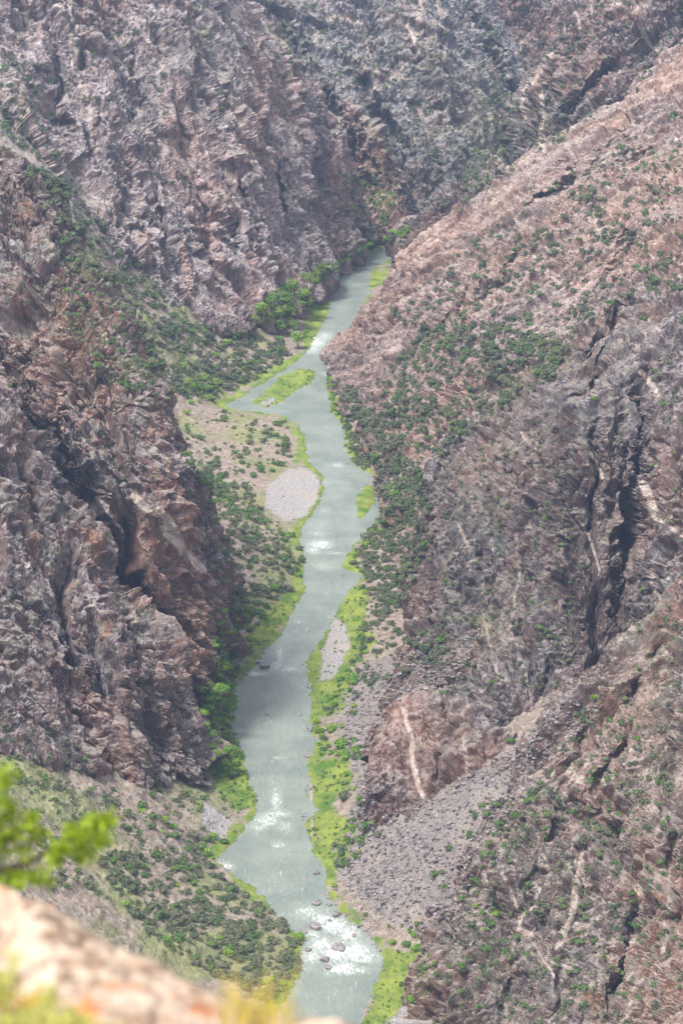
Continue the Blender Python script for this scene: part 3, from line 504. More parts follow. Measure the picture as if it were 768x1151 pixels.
gband = (1-sm(SDw, bandw, bandw+2))*sm(SDw, -1.0, .2)*sm(n1+n3*.6, -.5, -.1)*(V2 > 262)
gsm = np.clip(np.maximum(gsm*(1-gvm), gband*(1-gvm)*(1-.8*(tal*(V2 > 960)))), 0, 1)
grasspatch = sm(fbm(P2*.02+7, 3, 333).reshape(nr, nc), -.15, .35)*.5*(U2 < 350)
f1, i1, e1 = facets(P2[:, :3]*np.array([.42, .42, 1], F32)+.5, 401, 1.5)
f2, i2, e2 = facets(P2*.9+3, 402, 1.5)
f3, i3, e3 = facets(P2*.13+9, 403, 1.5)
blk = (.75*f1+.4*f2).reshape(nr, nc)
rocky = np.clip(steep*(1-slm)*.8*sm(n1, -.3, .5), 0, 1)
Zg = Zg + tal*(blk*1.25+.4*f3.reshape(nr, nc)) + rocky*(1-tal)*(blk*1.8+3.0*f3.reshape(nr, nc)) + gsm*.35*n2 + (gvm+.3)*.12*blk*(SDw > 0)
G = np.stack([X2, Y2, Zg], -1)
A = np.zeros((nr*nc, 4), F32); B = np.zeros((nr*nc, 4), F32)
A0, B0 = marks(None, U2.ravel(), V2.ravel(), n1.ravel(), n3.ravel())
A[:, 3] = np.clip(np.maximum(slm, (1-rocky)*.75).ravel()*(1-tal.ravel()), 0, 1)
B[:, 0] = np.clip(gsm.ravel()+grasspatch.ravel()*(1-tal.ravel())*(1-gvm.ravel()), 0, 1); B[:, 1] = np.clip(gvm.ravel()+tal.ravel()*.75*(1-B[:, 0]), 0, 1)
shore = (SDw < 1.2) & (SDw > -3); B[:, 1] = np.maximum(B[:, 1], (shore.ravel()*(1-B[:, 0]))*.8)
B[:, 3] = (.5*i1+.25*i2+.25*i3)
me = mesh_from('canyon_floor', G.reshape(-1, 3), grid_faces(nr, nc), {'mark': A, 'mark2': B})
link('canyon_floor', me, M_SOIL, kind='structure', label='soil, talus and grassy banks of the canyon floor')
Ng = -grid_normals(G)
SPLAT.append((G.reshape(-1, 3).astype(F32), Ng.reshape(-1, 3).astype(F32), 'canyon_floor'))
print('floor', round(time.time()-T0, 1), flush=True)
# ------------------------------------------------------------------ water with its rapids
wm = SD < 9
fi = grid_faces(nr, nc); keep = wm.ravel()[fi].any(1); fi = fi[keep]
used, inv = np.unique(fi, return_inverse=True); fi = inv.reshape(-1, 4)
FOAM = [((400,300),(20,6),.35),((380,335),(12,14),.4),((385,350),(12,14),.45),((362,430),(9,14),.3),((372,480),(10,18),.3),((378,505),(10,10),.4),((362,590),(14,14),.55),((352,655),(12,14),.35),((335,690),(16,14),.35),((318,722),(14,12),.5),((300,800),(14,10),.25),((308,880),(14,16),.45),((318,960),(16,14),.4),((325,1000),(14,12),.4),((340,1020),(14,8),.6),((370,1110),(20,12),.35),((392,315),(14,5),.6),((400,320),(12,4),.5),((365,378),(12,6),.9),((355,385),(14,9),1.0),((350,392),(14,7),.9),((372,365),(8,5),.5),((350,405),(12,4),.3),((368,420),(9,3),.8),((380,523),(9,3),.8),((372,540),(14,8),.5),((385,545),(12,10),.45),((375,560),(14,10),.5),((365,575),(10,8),.6),
 ((358,600),(16,5),.7),((360,612),(16,6),1.0),((352,618),(10,5),.9),((375,622),(14,2.5),.7),((362,637),(12,5),.7),((366,668),(4,2),.5),((352,645),(5,2),.4),((315,735),(6,14),.8),((308,748),(10,8),.8),((290,757),(14,3),1.0),((325,752),(12,4),.8),((318,758),(8,3),.5),((312,852),(6,1.5),.9),
 ((310,900),(7,16),.9),((300,922),(16,8),1.0),((312,915),(18,5),.9),((320,930),(14,8),.75),((290,930),(12,5),.8),((313,950),(8,4),.9),((250,975),(12,5),1.2),((330,1018),(8,5),.4),
 ((345,1025),(16,8),.9),((362,1033),(14,6),1.1),((375,1040),(16,10),1.2),((392,1050),(14,10),1.1),((360,1062),(14,10),1.1),((350,1075),(12,8),1.0),((378,1070),(18,12),1.25),((400,1070),(16,12),1.2),((385,1088),(20,7),1.2),((412,1075),(12,9),1.0),((402,1090),(16,5),.9),((345,1088),(10,6),.6),((352,1050),(10,5),1.0),((425,1075),(6,8),.7),((368,1095),(14,5),.6)]
wu, wv = proj(np.stack([X2, Y2, np.zeros_like(X2)], -1)); wu = wu.ravel()[used].astype(F32); wv = wv.ravel()[used].astype(F32)
PW = P2[used]
ft = np.zeros(len(used), F32)
for c, s, k in FOAM: ft = np.maximum(ft, k*blob(wu, wv, c, (s[0]*1.25, s[1]*1.3)))
fr = fbm(PW*np.array([.5, .22, 1], F32), 3, 501)
wz = (ft*(.35*fbm(PW*.6, 3, 510)+.25*perlin(PW*np.array([.25, .5, 1]), 515))+.03*perlin(PW*.4, 516)).astype(F32)
wV = np.stack([PW[:, 0], PW[:, 1], wz], -1)
N = NT('river_water'); P = N.geo.outputs['Position']; fa = N.attr('foam', 'Fac')
fine = N.noise(N.map(P, (1, .42, 1)), 1.0, 7, .75, .4); big = N.noise(P, .05, 3, .5)
streak = N.noise(N.map(P, (1, .16, 1), (0, 0, .15)), .7, 5, .7, .8)
fm = N.ramp(N.math('ADD', fa, N.math('MULTIPLY', N.math('ADD', fine, -.59), 3.2)), .3, 1.0)
sparse = N.math('MULTIPLY', N.ramp(streak, .60, .72), .5)
fm = N.math('MULTIPLY', N.math('MAXIMUM', fm, sparse), N.math('ADD', N.ramp(fa, -.02, .12), N.math('MULTIPLY', N.ramp(N.noise(P, .04, 4, .6), .48, .62), .35), clamp=True))
wc = N.mix(N.ramp(big, .35, .65), (.145, .168, .14), (.19, .213, .178))
wc = N.mix(N.math('MULTIPLY', N.ramp(fa, .1, .9), .6), wc, (.29, .32, .27))
N.base(N.mix(fm, wc, (.58, .6, .56)), .2, .5); N.put(N.bsdf.inputs['Roughness'], N.math('ADD', N.math('MULTIPLY', fm, .5), .28))
hh = N.math('ADD', N.math('MULTIPLY', N.noise(N.map(P, (1, .45, 1)), .55, 8, .72, .5), .7), N.math('MULTIPLY', fine, N.math('ADD', N.math('MULTIPLY', fa, .8), .1)))
N.bump(hh, 1.0, 1.4)
M_WATER = N.m
link('river', mesh_from('river', wV, fi, {'foam': ft}), M_WATER, kind='structure', label='grey-green river running down the canyon with white rapids')
print('water', round(time.time()-T0, 1), flush=True)
# ------------------------------------------------------------------ where a traced plant or stone stands: nearest ground sample along its sight line
MU = 70
ZB = np.full((620, 460), -1, np.int64)
allP = np.concatenate([s[0] for s in SPLAT]); allN = np.concatenate([s[1] for s in SPLAT])
au, av = proj(allP.astype(float)); ai = ((av+MU)/2).astype(int); aj = ((au+MU)/2).astype(int)
ok = (ai >= 0) & (ai < 620) & (aj >= 0) & (aj < 460); idx = np.nonzero(ok)[0]
dep = np.linalg.norm(allP[idx]-np.array([0, 0, H], F32), axis=1); idx = idx[np.argsort(-dep)]
ZB[ai[idx], aj[idx]] = idx
def ground(u, v):
    i, j = int((v+MU)/2), int((u+MU)/2)
    if not (0 <= i < 620 and 0 <= j < 460) or ZB[i, j] < 0: return None
    k = ZB[i, j]; n = allN[k]
    p = allP[k].astype(float)
    # slide along the sight line of (u, v) to the depth of the sample
    q = at_y(u, v, p[1]); return np.array([q[0], p[1], p[2]]), (n if n[2] > 0 else -n)
def leafy(n, r, rs, flat=.8, leaf=.3, lobes=6, upright=0.0):
    """n leaf clumps (quads) spread over a few uneven lobes standing on z=0"""
    g = np.random.default_rng(rs)
    lc = np.clip(g.normal(size=(lobes, 3)), -1.25, 1.25)*np.array([.30, .30, .2]); lc[:, 2] = np.abs(lc[:, 2])+.32+upright*g.random(lobes); lr = .36+.3*g.random(lobes); lc[0] = (0, 0, .34); lr[0] = .62
    k = g.integers(0, lobes, n); d = g.normal(size=(n, 3)); d /= np.linalg.norm(d, axis=1, keepdims=True); d[:, 2] = np.abs(d[:, 2])*1.0-.25*(g.random(n))
    c = lc[k]+d*lr[k][:, None]*(.65+.4*g.random((n, 1))); c[:, 2] = np.maximum(c[:, 2], .03); c[:, 2] *= flat
    a = np.cross(d, g.normal(size=(n, 3))); a /= np.linalg.norm(a, axis=1, keepdims=True)+1e-6; b = np.cross(d+g.normal(size=(n, 3))*.5, a); b /= np.linalg.norm(b, axis=1, keepdims=True)+1e-6
    s = leaf*(.6+.8*g.random((n, 1))); w_ = s*(.5+.5*g.random((n, 1)))
    Q = np.stack([c-a*s*.5, c-b*w_*.5, c+a*s*.5, c+b*w_*.5], 1)*r
    tone = np.repeat(g.random(n), 4)
    return Q.reshape(-1, 3), np.arange(4*n).reshape(-1, 4), tone
def keep_clump(L):
    q, f, t = L; c = q.reshape(-1, 4, 3).mean(1); D = np.linalg.norm(c[:, None]-c[None], axis=-1) < .15
    seen = np.zeros(len(c), bool); seen[np.argmin(np.linalg.norm(c-np.array([0, 0, .5]), axis=1))] = True
    for _ in range(60): seen = D[seen].any(0)
    q = q.reshape(-1, 4, 3)[seen].reshape(-1, 3); return q, np.arange(len(q)).reshape(-1, 4), t.reshape(-1, 4)[seen].ravel()
def leaf_material(name, dark, light, dry):
    N = NT(name); t = N.attr('tone', 'Fac'); oi = N.n('ShaderNodeObjectInfo').outputs['Random']
    P = N.geo.outputs['Position']
    c = N.mix(t, dark, light); c = N.mix(N.math('MULTIPLY', N.ramp(N.noise(P, .09, 3, .6), .45, .65), .6), c, dry)
    c = N.mix(N.math('MULTIPLY', N.ramp(oi, .5, 1), .35), c, dry)
    N.base(c, .8, .2)
    tr = N.n('ShaderNodeBsdfTranslucent'); N.l(c, tr.inputs[0]); mx = N.n('ShaderNodeMixShader'); mx.inputs[0].default_value = .3
    N.l(N.bsdf.outputs[0], mx.inputs[1]); N.l(tr.outputs[0], mx.inputs[2]); N.l(mx.outputs[0], N.out.inputs[0]); return N.m
M_OAK = leaf_material('grey_green_leaves', (.055, .078, .042), (.165, .19, .10), (.21, .20, .12))
M_WIL = leaf_material('bright_green_leaves', (.07, .17, .022), (.22, .38, .05), (.30, .37, .06))
M_GRV = leaf_material('grove_leaves', (.07, .15, .03), (.20, .31, .05), (.27, .30, .09))
M_MID = leaf_material('mid_green_leaves', (.05, .11, .03), (.14, .23, .055), (.18, .20, .08))
NB = NT('bark'); NB.base(NB.mix(NB.noise(NB.geo.outputs['Position'], 6, 4), (.07, .055, .045), (.2, .17, .145)), .9); M_BARK = NB.m
# zones: (polygon, how many, radius range m, mix of (oak, mid, willow), clumpiness, label place)
Z = [
 ([(120,960),(220,950),(250,985),(300,1020),(345,1052),(333,1095),(300,1130),(250,1100),(190,1070),(140,1020)], 430, (1.2,2.4), (.8,.17,.03), .1, 'on the thicket flat behind the foreground ledge'),
 ([(0,800),(90,840),(140,900),(170,950),(120,1010),(60,1000),(0,860)], 190, (.7,1.9), (.8,.2,0), .4, 'on the stony slope at the foot of the near left cliff'),
 ([(150,870),(250,890),(280,920),(245,965),(200,960),(160,930)], 55, (.9,2.0), (.4,.4,.2), .2, 'on the scree above the left bend of the river'),
 ([(222,775),(258,745),(264,790),(262,830),(278,868),(245,875),(232,830)], 110, (1.3,2.5), (.05,.2,.75), 0, 'squeezed between the near left cliff and the water'),
 ([(240,690),(275,670),(300,690),(275,735),(262,775),(240,765)], 90, (1.2,2.6), (.2,.25,.55), 0, 'along the left bank above the lower rapids'),
 ([(215,520),(280,520),(300,600),(340,612),(338,650),(300,690),(250,690),(240,640),(225,560)], 300, (1.2,2.7), (.85,.15,0), .4, 'on the dark rocky rise left of the river'),
 ([(205,505),(235,520),(300,580),(332,605),(318,612),(270,590),(225,550)], 130, (1.2,2.2), (.1,.8,.1), 0, 'in the green strip below the gravel bar'),
 ([(205,462),(260,462),(330,475),(330,520),(290,535),(240,520),(210,500)], 105, (1.0,2.6), (.3,.6,.1), .3, 'on the tan terrace left of the river'),
 ([(160,370),(240,365),(320,380),(328,400),(290,425),(240,450),(190,445),(165,400)], 430, (1.8,3.1), (.82,.14,.04), .1, 'in the wood at the foot of the big pale face'),
 ([(195,430),(245,425),(255,440),(215,455)], 22, (1.8,3), (.1,.3,.6), 0, 'at the mouth of the side gully'),
 ([(90,290),(170,305),(245,370),(200,385),(150,370)], 110, (1.5,2.8), (.8,.2,0), .3, 'on the scree under the big pale face'),
 ([(40,190),(75,205),(110,250),(160,305),(190,340),(140,330),(90,290),(50,240)], 95, (1.8,3.2), (.9,.1,0), .2, 'in the steep side gully at the left'),
 ([(0,60),(50,65),(60,90),(60,190),(0,150)], 50, (1.8,3.2), (.95,.05,0), .2, 'on the high scree patch at the far left'),
 ([(0,120),(45,150),(95,220),(60,215),(0,175)], 40, (1.8,3.0), (.95,.05,0), 0, 'on the scree just above the near left crest'),
 ([(350,340),(372,328),(350,385),(335,385),(345,360)], 12, (1.0,1.9), (0,.3,.7), 0, 'on the grassy bank below the grove'),
 ([(352,310),(385,290),(400,282),(440,262),(462,256),(458,266),(430,275),(400,290),(380,302),(362,318)], 85, (1.4,3.0), (.1,.25,.65), 0, 'on the far left bank under the pale face'),
 ([(388,195),(440,205),(450,250),(420,262),(400,255)], 60, (1.4,2.6), (.5,.5,0), .2, 'on the small green slope where the river turns away'),
 ([(368,425),(395,430),(420,480),(475,530),(485,570),(450,600),(428,555),(400,520),(382,470)], 430, (1.4,2.6), (.9,.1,0), .1, 'in the thicket on the right bank facing the gravel bar'),
 ([(430,560),(492,560),(475,620),(455,680),(420,705),(412,650),(402,620)], 400, (1.3,2.5), (.9,.1,0), .05, 'in the dense thicket right of the narrow rapids'),
 ([(440,400),(520,350),(640,390),(620,430),(560,460),(500,510),(450,530),(400,470)], 620, (1.1,2.7), (.85,.15,0), .3, 'on the bushy lower part of the pink slope'),
 ([(430,350),(600,220),(768,120),(768,330),(700,340),(640,400),(500,400)], 560, (.8,2.6), (.85,.15,0), .5, 'high on the pink slope to the right'),
 ([(368,418),(374,423),(378,462),(392,480),(395,518),(412,535),(400,530),(388,515),(386,482),(371,465),(366,440)], 75, (.7,1.4), (0,.2,.8), 0, 'in the green fringe of the right bank'),
 ([(405,650),(418,660),(415,700),(430,735),(400,770),(380,800),(352,812),(362,790),(395,740),(405,700)], 60, (.9,2.1), (.25,.35,.4), .1, 'behind the lower gravel bar'),
 ([(430,570),(440,600),(415,650),(400,645),(395,630),(405,605)], 45, (.9,2.2), (.2,.4,.4), 0, 'on the right bank beside the narrow rapids'),
 ([(352,812),(395,815),(412,850),(385,870),(360,850)], 34, (1.0,2.4), (.1,.35,.55), 0, 'beside the big square boulder on the right bank'),
 ([(375,870),(400,870),(420,930),(395,985),(378,990),(372,940),(385,905)], 40, (1.0,2.3), (.25,.35,.4), 0, 'between the green flat and the scree'),
 ([(410,700),(500,700),(500,750),(430,770),(395,790)], 55, (1.1,2.3), (.85,.15,0), .3, 'on the tan slope above the lower gravel bar'),
 ([(500,500),(600,470),(660,600),(640,780),(480,780),(480,640)], 220, (.7,1.7), (.75,.25,0), .4, 'clinging to the tall grey right cliff'),
 ([(725,420),(768,340),(780,700),(700,760),(735,600)], 70, (.7,1.8), (.7,.3,0), .3, 'at the right edge beside the deep cleft'),
 ([(768,690),(700,770),(640,810),(610,870),(560,940),(520,1030),(500,1100),(485,1151),(600,1160),(768,1151)], 520, (.5,1.6), (.65,.35,0), .45, 'on the broken near slope at the lower right'),
 ([(545,900),(610,880),(620,930),(570,960),(540,980)], 34, (.9,2.0), (.6,.4,0), 0, 'at the top edge of the near right slope'),
 ([(500,990),(550,980),(560,1030),(520,1100),(500,1090)], 26, (.8,1.9), (.5,.4,.1), 0, 'at the foot of the near right slope'),
 ([(60,240),(100,300),(165,390),(190,450),(110,425),(60,340)], 150, (.7,1.8), (.6,.4,0), .3, 'on the shoulder above the dark left cliff'),
 ([(0,200),(40,300),(150,450),(230,700),(200,840),(60,740),(0,440)], 70, (.5,1.3), (.7,.3,0), .4, 'clinging to the dark left cliff'),
 ([(0,0),(290,0),(335,90),(250,130),(180,170),(100,120),(0,60)], 190, (1.0,2.2), (.85,.15,0), .4, 'on the upper part of the big pale face'),
 ([(60,140),(250,140),(390,220),(400,260),(240,350),(150,280)], 70, (1.0,2.0), (.9,.1,0), .4, 'clinging to the big pale face'),
 ([(290,0),(550,0),(575,60),(590,180),(520,240),(450,240),(430,140),(330,70)], 420, (1.2,2.5), (.85,.15,0), .4, 'on the hazy back wall'),
 ([(545,110),(575,100),(572,150),(565,190),(540,215),(515,235),(520,180)], 80, (1.3,2.4), (.5,.5,0), .2, 'in the gully below the back wall'),
 ([(570,0),(720,0),(620,70),(590,90)], 60, (1.5,2.8), (.95,.05,0), .3, 'on the farthest slope'),
 ([(600,100),(655,30),(768,0),(768,50),(700,110),(620,170),(590,190)], 180, (1.1,2.5), (.8,.2,0), .35, 'on the dark spur at the upper right'),
 ([(425,1030),(470,1050),(500,1100),(480,1100),(440,1060)], 12, (1.0,2.0), (.1,.4,.5), 0, 'on the grass flat at the bottom right of the river'),
 ([(345,745),(362,715),(388,665),(412,655),(412,700),(425,720),(400,750),(385,795),(350,812)], 90, (.35,.9), (.1,.35,.55), 0, 'low in the grass behind the lower gravel bar'),
 ([(345,855),(390,850),(395,880),(372,905),(400,930),(395,960),(375,985),(345,940)], 90, (.35,.9), (.1,.4,.5), 0, 'low in the grass of the right green flat'),
 ([(262,830),(278,850),(290,905),(265,915),(240,885)], 60, (.35,.9), (.1,.4,.5), 0, 'low in the grass under the near left cliff'),
 ([(275,735),(305,720),(343,665),(300,690)], 70, (.35,.9), (.1,.4,.5), 0, 'low in the left grass wedge'),
 ([(408,1151),(432,1070),(480,1065),(505,1100),(440,1151)], 80, (.3,.8), (.1,.4,.5), 0, 'low in the grass at the bottom right flat'),
 ([(285,455),(316,423),(349,413),(358,424),(300,460)], 50, (.35,.9), (.1,.4,.5), 0, 'low on the upper grass island'),
 ([(300,1095),(330,1090),(325,1110),(305,1135)], 14, (.8,1.6), (.2,.3,.5), 0, 'in the left bank grass beside the lowest rapids'),
]
# plants picked out one by one: (u, v, radius px, kind 0 oak 1 mid 2 willow, label)
ONE = [(372,817,10,2,'round bright green bush just right of the big square boulder on the bank'),(385,835,13,2,'largest bright green bush on the right bank below the square boulder'),(405,850,9,1,'green bush at the foot of the scree beside the river nub'),(397,800,8,1,'green bush at the lower end of the lower gravel bar'),(397,793,6,2,'yellowish bush on scree edge by the lower gravel bar'),
 (468,1063,9,2,'bright bush at the inner corner of the bottom right grass flat'),(441,1058,8,2,'bright bush between the scree toe and the lowest rapids'),(434,1050,8,2,'bright green bush at the very toe of the big scree fan'),(462,1124,9,2,'round green bush on the sandy track at the bottom of the photo'),(451,1105,5,1,'small bush alone on the grass of the bottom right flat'),(413,1038,7,2,'green bush right beside the head of the lowest rapids'),(411,1028,5,1,'small bush above the head of the lowest rapids'),(453,1038,6,1,'small bush on the lower scree above the grass flat'),(469,1037,6,1,'small dark bush on the lower scree near the right slope'),
 (505,953,8,1,'lone green bush in the middle of the big scree fan'),(488,981,9,1,'lone green bush low on the big scree fan'),(496,978,6,0,'dark bush touching the lone green bush on the scree fan'),(533,915,10,1,'tall green bush at the upper part of the scree fan'),(529,937,10,1,'green bush just below the tall one on the scree fan'),(543,905,8,1,'green bush topmost in the row on the scree fan'),(560,925,8,1,'bush at the left edge of the near right slope'),(578,915,10,1,'wide bush crowning the edge of the near right slope'),
 (386,893,12,0,'dark round bush on the right green flat beside the scree'),(383,905,8,2,'bright bush below the dark round one on the green flat'),(397,928,9,2,'leaning bright bush at the scree toe above the green flat'),(405,942,10,1,'green bush at the scree toe below the river nub'),(425,938,9,0,'dark bush at the very base of the river nub'),(382,968,10,1,'green bush at the lower end of the right green flat'),(375,995,6,2,'bright bush at the water edge below the green flat'),
 (575,831,9,1,'dark green bush at the foot of the grey cliff'),(668,785,7,2,'bright bush at the head of the scree fan'),(650,790,6,2,'bright small bush beside the head of the scree fan'),(240,1000,0,0,''),
 (203,905,0,0,''),(175,873,8,0,'dark bush on the scree right of the low left outcrop'),(210,892,10,1,'wide bush on the scree below the left cliff toe'),(175,915,9,1,'bush in the middle of the left scree'),(240,940,9,2,'bright bush nearest the left bend of the river'),(225,948,12,1,'broad green bush behind the left bend of the river'),(232,957,10,2,'bright green bush at the tip of the left bend'),(195,935,9,1,'green bush on the scree left of the river bend'),(158,905,9,1,'yellow green bush under the low left outcrop'),
 (222,440,11,2,'brightest green tree at the mouth of the side gully'),(233,446,8,2,'smaller bright tree beside the brightest one in the side gully mouth'),(240,562,7,2,'bright bush beside the green strip at the left cliff edge'),(206,360,8,1,'green bush on the scree shoulder at the cliff foot'),(110,410,11,1,'green bush on the ledge above the dark left cliff'),
 (320,500,9,1,'green bush in the middle of the terrace near the bank'),(285,532,8,1,'green bush at the top of the gravel bar'),(293,525,9,1,'broad green bush above the gravel bar'),(300,484,8,0,'dark bush on the terrace below the side channel'),(315,520,9,1,'green bush at the right edge of the terrace'),
 (443,553,9,2,'bright round bush across the water from the small island'),(441,547,7,2,'small bright bush above the round one by the small island'),(403,521,5,2,'small round bush at the right bank rapids above the island'),(433,587,10,2,'bright bush right of the tail of the small island'),(398,630,7,0,'dark blue green bush on the bank by the narrow rapids'),(320,655,10,2,'bright bush at the left bank below the narrow rapids'),(310,660,9,2,'bright green bush left of the one below the narrow rapids'),(335,645,7,2,'bright bush hanging over the left bank at the narrow rapids'),(300,680,8,1,'green bush above the left grass wedge'),
 (15,70,9,0,'dark tree at the far left top edge of the scree patch'),(42,73,8,0,'dark tree right end of the row on the high scree patch'),(3,120,8,0,'dark tree at the left frame edge on the high scree'),(60,172,11,0,'dark tree at the top of the side gully'),(60,215,12,0,'large dark tree in the middle of the side gully'),(62,203,9,0,'dark tree above the large one in the side gully'),(48,233,8,0,'dark tree below the large one in the side gully'),(75,248,10,0,'dark tree in the lower side gully'),(105,245,9,0,'dark tree right of the scree in the side gully'),(115,250,8,0,'dark tree at the foot of the pale face by the gully'),(110,108,7,0,'lone dark tree in a notch of the big pale face'),
 (194,112,0,0,''),(183,82,6,0,'lone small tree on the crest rib of the pale face'),
 (643,215,7,0,'dark tree in a notch high on the pink slope'),(668,213,10,0,'tall dark tree group head on the pink slope'),(677,222,8,0,'dark tree beside the pale soil chute on the pink slope'),(650,225,6,0,'small dark tree on the pink slope ledge'),(728,248,8,0,'dark tree on the right part of the pink slope'),(655,345,9,0,'dark bush on the ledge left of the red pinnacle'),(686,340,8,1,'green bush just above the red pinnacle'),(625,382,12,0,'dark bush group below the red pinnacle'),(560,425,11,0,'dark bush on the bushy part of the pink slope'),(550,385,10,0,'dark bush on the upper edge of the bushy slope'),(745,452,8,1,'green bush beside the top of the deep cleft'),(668,447,7,2,'yellow green bush on the cliff top below the pinnacle'),(725,355,9,1,'green bush right of the red pinnacle'),(728,400,9,1,'green bush above the deep cleft'),
]
def kind_pick(mix): x = random.random(); return 0 if x < mix[0] else (1 if x < mix[0]+mix[1] else 2)
plants = []      # (pos, radius, kind, px radius, label, group)
KN = ['grey green shrub', 'green shrub', 'bright green willow bush']
for poly, n, (r0, r1), mix, cl, place in Z:
    n = int(n*1.35); r0 *= 1.2; r1 *= 1.25
    if 'slope' in place or 'cliff' in place or 'wall' in place or 'gully' in place: n = int(n*1.6)
    xs = [p[0] for p in poly]; ys = [p[1] for p in poly]; got = 0; M = n*14
    cu = rng.uniform(min(xs), max(xs), M); cv = rng.uniform(min(ys), max(ys), M); m = inside(cu, cv, poly); cu, cv = cu[m], cv[m]; M = len(cu)
    qq = perlin(np.stack([cu*.045, cv*.06, cu*0+3.3], -1), 77)+.5*perlin(np.stack([cu*.11, cv*.15, cu*0+9.3], -1), 78)
    for t_ in range(M):
        if got >= n: break
        u, v = cu[t_], cv[t_]; g = ground(u, v)
        if g is None: continue
        p, nn = g
        if p[2] < .25: continue
        if cl > 0:
            if qq[t_] < -.15+cl*.55 and random.random() < .55+cl*.4: continue
            if nn[2] < .32 and random.random() < .75: continue
        k = kind_pick(mix); r = r0*.8+(r1*1.15-r0*.8)*random.random()**1.7
        px = r*FP/np.linalg.norm(p-np.array([0, 0, H]))
        plants.append((p-np.array([0, 0, .15*r]), r, k, px, KN[k]+' '+place, KN[k]+'s '+place)); got += 1
for u, v, rp, k, lab in ONE:
    if not lab: continue
    g = ground(u, v+rp*.35)
    if g is None: continue
    p = g[0]; r = rp*.85*np.linalg.norm(p-np.array([0, 0, H]))/FP
    plants.append((p-np.array([0, 0, .15*r]), r, k, 99+rp, lab, None))
# the grove of taller trees beside the river
GROVE = [(294,352,9),(305,345,10),(318,340,11),(330,328,9),(342,335,9),(352,322,8),(312,358,11),(325,356,12),(338,350,10),(300,366,9),(316,372,9),(330,372,9),(335,385,9),(345,342,8),(322,328,8),(345,318,8),(357,312,8),(288,362,7),(362,305,8),(328,343,10)]
def tree_at(u, v, rp, lab, mat, grp):
    g = ground(u, v+rp*.6)
    if g is None: return
    p = g[0]; dist = np.linalg.norm(p-np.array([0, 0, H])); r = rp*dist/FP
    e = bpy.data.objects.new('riverside_tree', None); COL.objects.link(e); e.location = p-np.array([0, 0, .2]); e.empty_display_size = .5
    e['label'] = lab; e['category'] = 'tree'
    if grp: e['group'] = grp
    rs = int(u*7+v*13)
    q, f, t = leafy(700, r, rs, 1.15, .17, 10, .55)
    q = q + np.array([0, 0, .35*r])
    me = mesh_from('crown', q, f, {'tone': t.astype(F32)}, False); link('crown', me, mat, e)
    # tapered trunk with three limbs
    V = []; Fc = []
    def limb(a, b, ra, rb):
        a = np.array(a, float); b = np.array(b, float); d = b-a; d /= np.linalg.norm(d); x = np.cross(d, [.3, 1, .1]); x /= np.linalg.norm(x); y = np.cross(d, x); o = len(V)
        for c, rr in ((a, ra), (b, rb)):
            for i in range(6): V.append(c+rr*(math.cos(i*math.pi/3)*x+math.sin(i*math.pi/3)*y))
        for i in range(6): Fc.append((o+i, o+(i+1) % 6, o+6+(i+1) % 6, o+6+i))
    g_ = random.Random(rs); top = (g_.uniform(-.1, .1)*r, g_.uniform(-.1, .1)*r, .7*r)
    limb((0, 0, 0), top, .09*r, .06*r)
    for i in range(3): limb(top, (g_.uniform(-.6, .6)*r, g_.uniform(-.6, .6)*r, r*g_.uniform(1.1, 1.5)), .05*r, .02*r)
    link('trunk', mesh_from('trunk', np.array(V), np.array(Fc)), M_BARK, e)
for i, (u, v, rp) in enumerate(GROVE):
    tree_at(u, v, rp*1.1, 'leafy yellow green tree in the grove on the left bank under the big pale face', M_GRV if i % 4 else M_WIL, 'trees of the riverside grove')
# templates, individuals and the uncountable rest
MATK = [M_OAK, M_MID, M_WIL]; NAMEK = ['scrub_oak', 'green_shrub', 'willow_bush']; FLAT = [.85, .9, 1.0]
TMP = [[mesh_from(NAMEK[k], *(lambda L: (L[0], L[1], {'tone': L[2].astype(F32)}))(keep_clump(leafy(460, 1.0, 100*k+j+5, FLAT[k], .20, 8, .1))), False) for j in range(5)] for k in range(3)]
for k in range(3):
    for m in TMP[k]: m.materials.append(MATK[k])
plants.sort(key=lambda t: -t[3]); cnt = [0, 0, 0]; rest = []
LIM = [280, 250, 250]
for p, r, k, px, lab, grp in plants:
    if cnt[k] < LIM[k]:
        cnt[k] += 1; o = bpy.data.objects.new(NAMEK[k], TMP[k][random.randrange(5)]); COL.objects.link(o)
        o.location = p; o.rotation_euler = (0, 0, random.uniform(0, 6.28)); s = r*random.uniform(.95, 1.1); o.scale = (s, s*random.uniform(.85, 1.15), s*random.uniform(.8, 1.1))
        o['label'] = lab; o['category'] = 'bush' if k == 2 else 'shrub'
        if grp: o['group'] = grp
    else: rest.append((p, r, k))
small = [[leafy(80, 1.0, 900+10*k+j, FLAT[k], .35, 5, .05) for j in range(6)] for k in range(3)]
for k, nm in ((0, 'grey_green_undergrowth'), (1, 'green_undergrowth'), (2, 'bright_undergrowth')):
    Vs, Fs, Ts, off = [], [], [], 0
    for p, r, kk in rest:
        if kk != k: continue
        q, f, t = small[k][random.randrange(6)]; a = random.uniform(0, 6.28); ca, sa = math.cos(a), math.sin(a)
        R2 = np.array([[ca, -sa, 0], [sa, ca, 0], [0, 0, 1]]); Vs.append(q @ R2.T*r + p); Fs.append(f+off); Ts.append(np.clip(t*.8+random.uniform(-.1, .3), 0, 1)); off += len(q)
    if Vs: link(nm, mesh_from(nm, np.concatenate(Vs), np.concatenate(Fs), {'tone': np.concatenate(Ts).astype(F32)}, False), MATK[k], kind='stuff', label=nm.replace('_', ' ')+' scattered over the canyon slopes')
print('plants', len(plants), cnt, round(time.time()-T0, 1), flush=True)
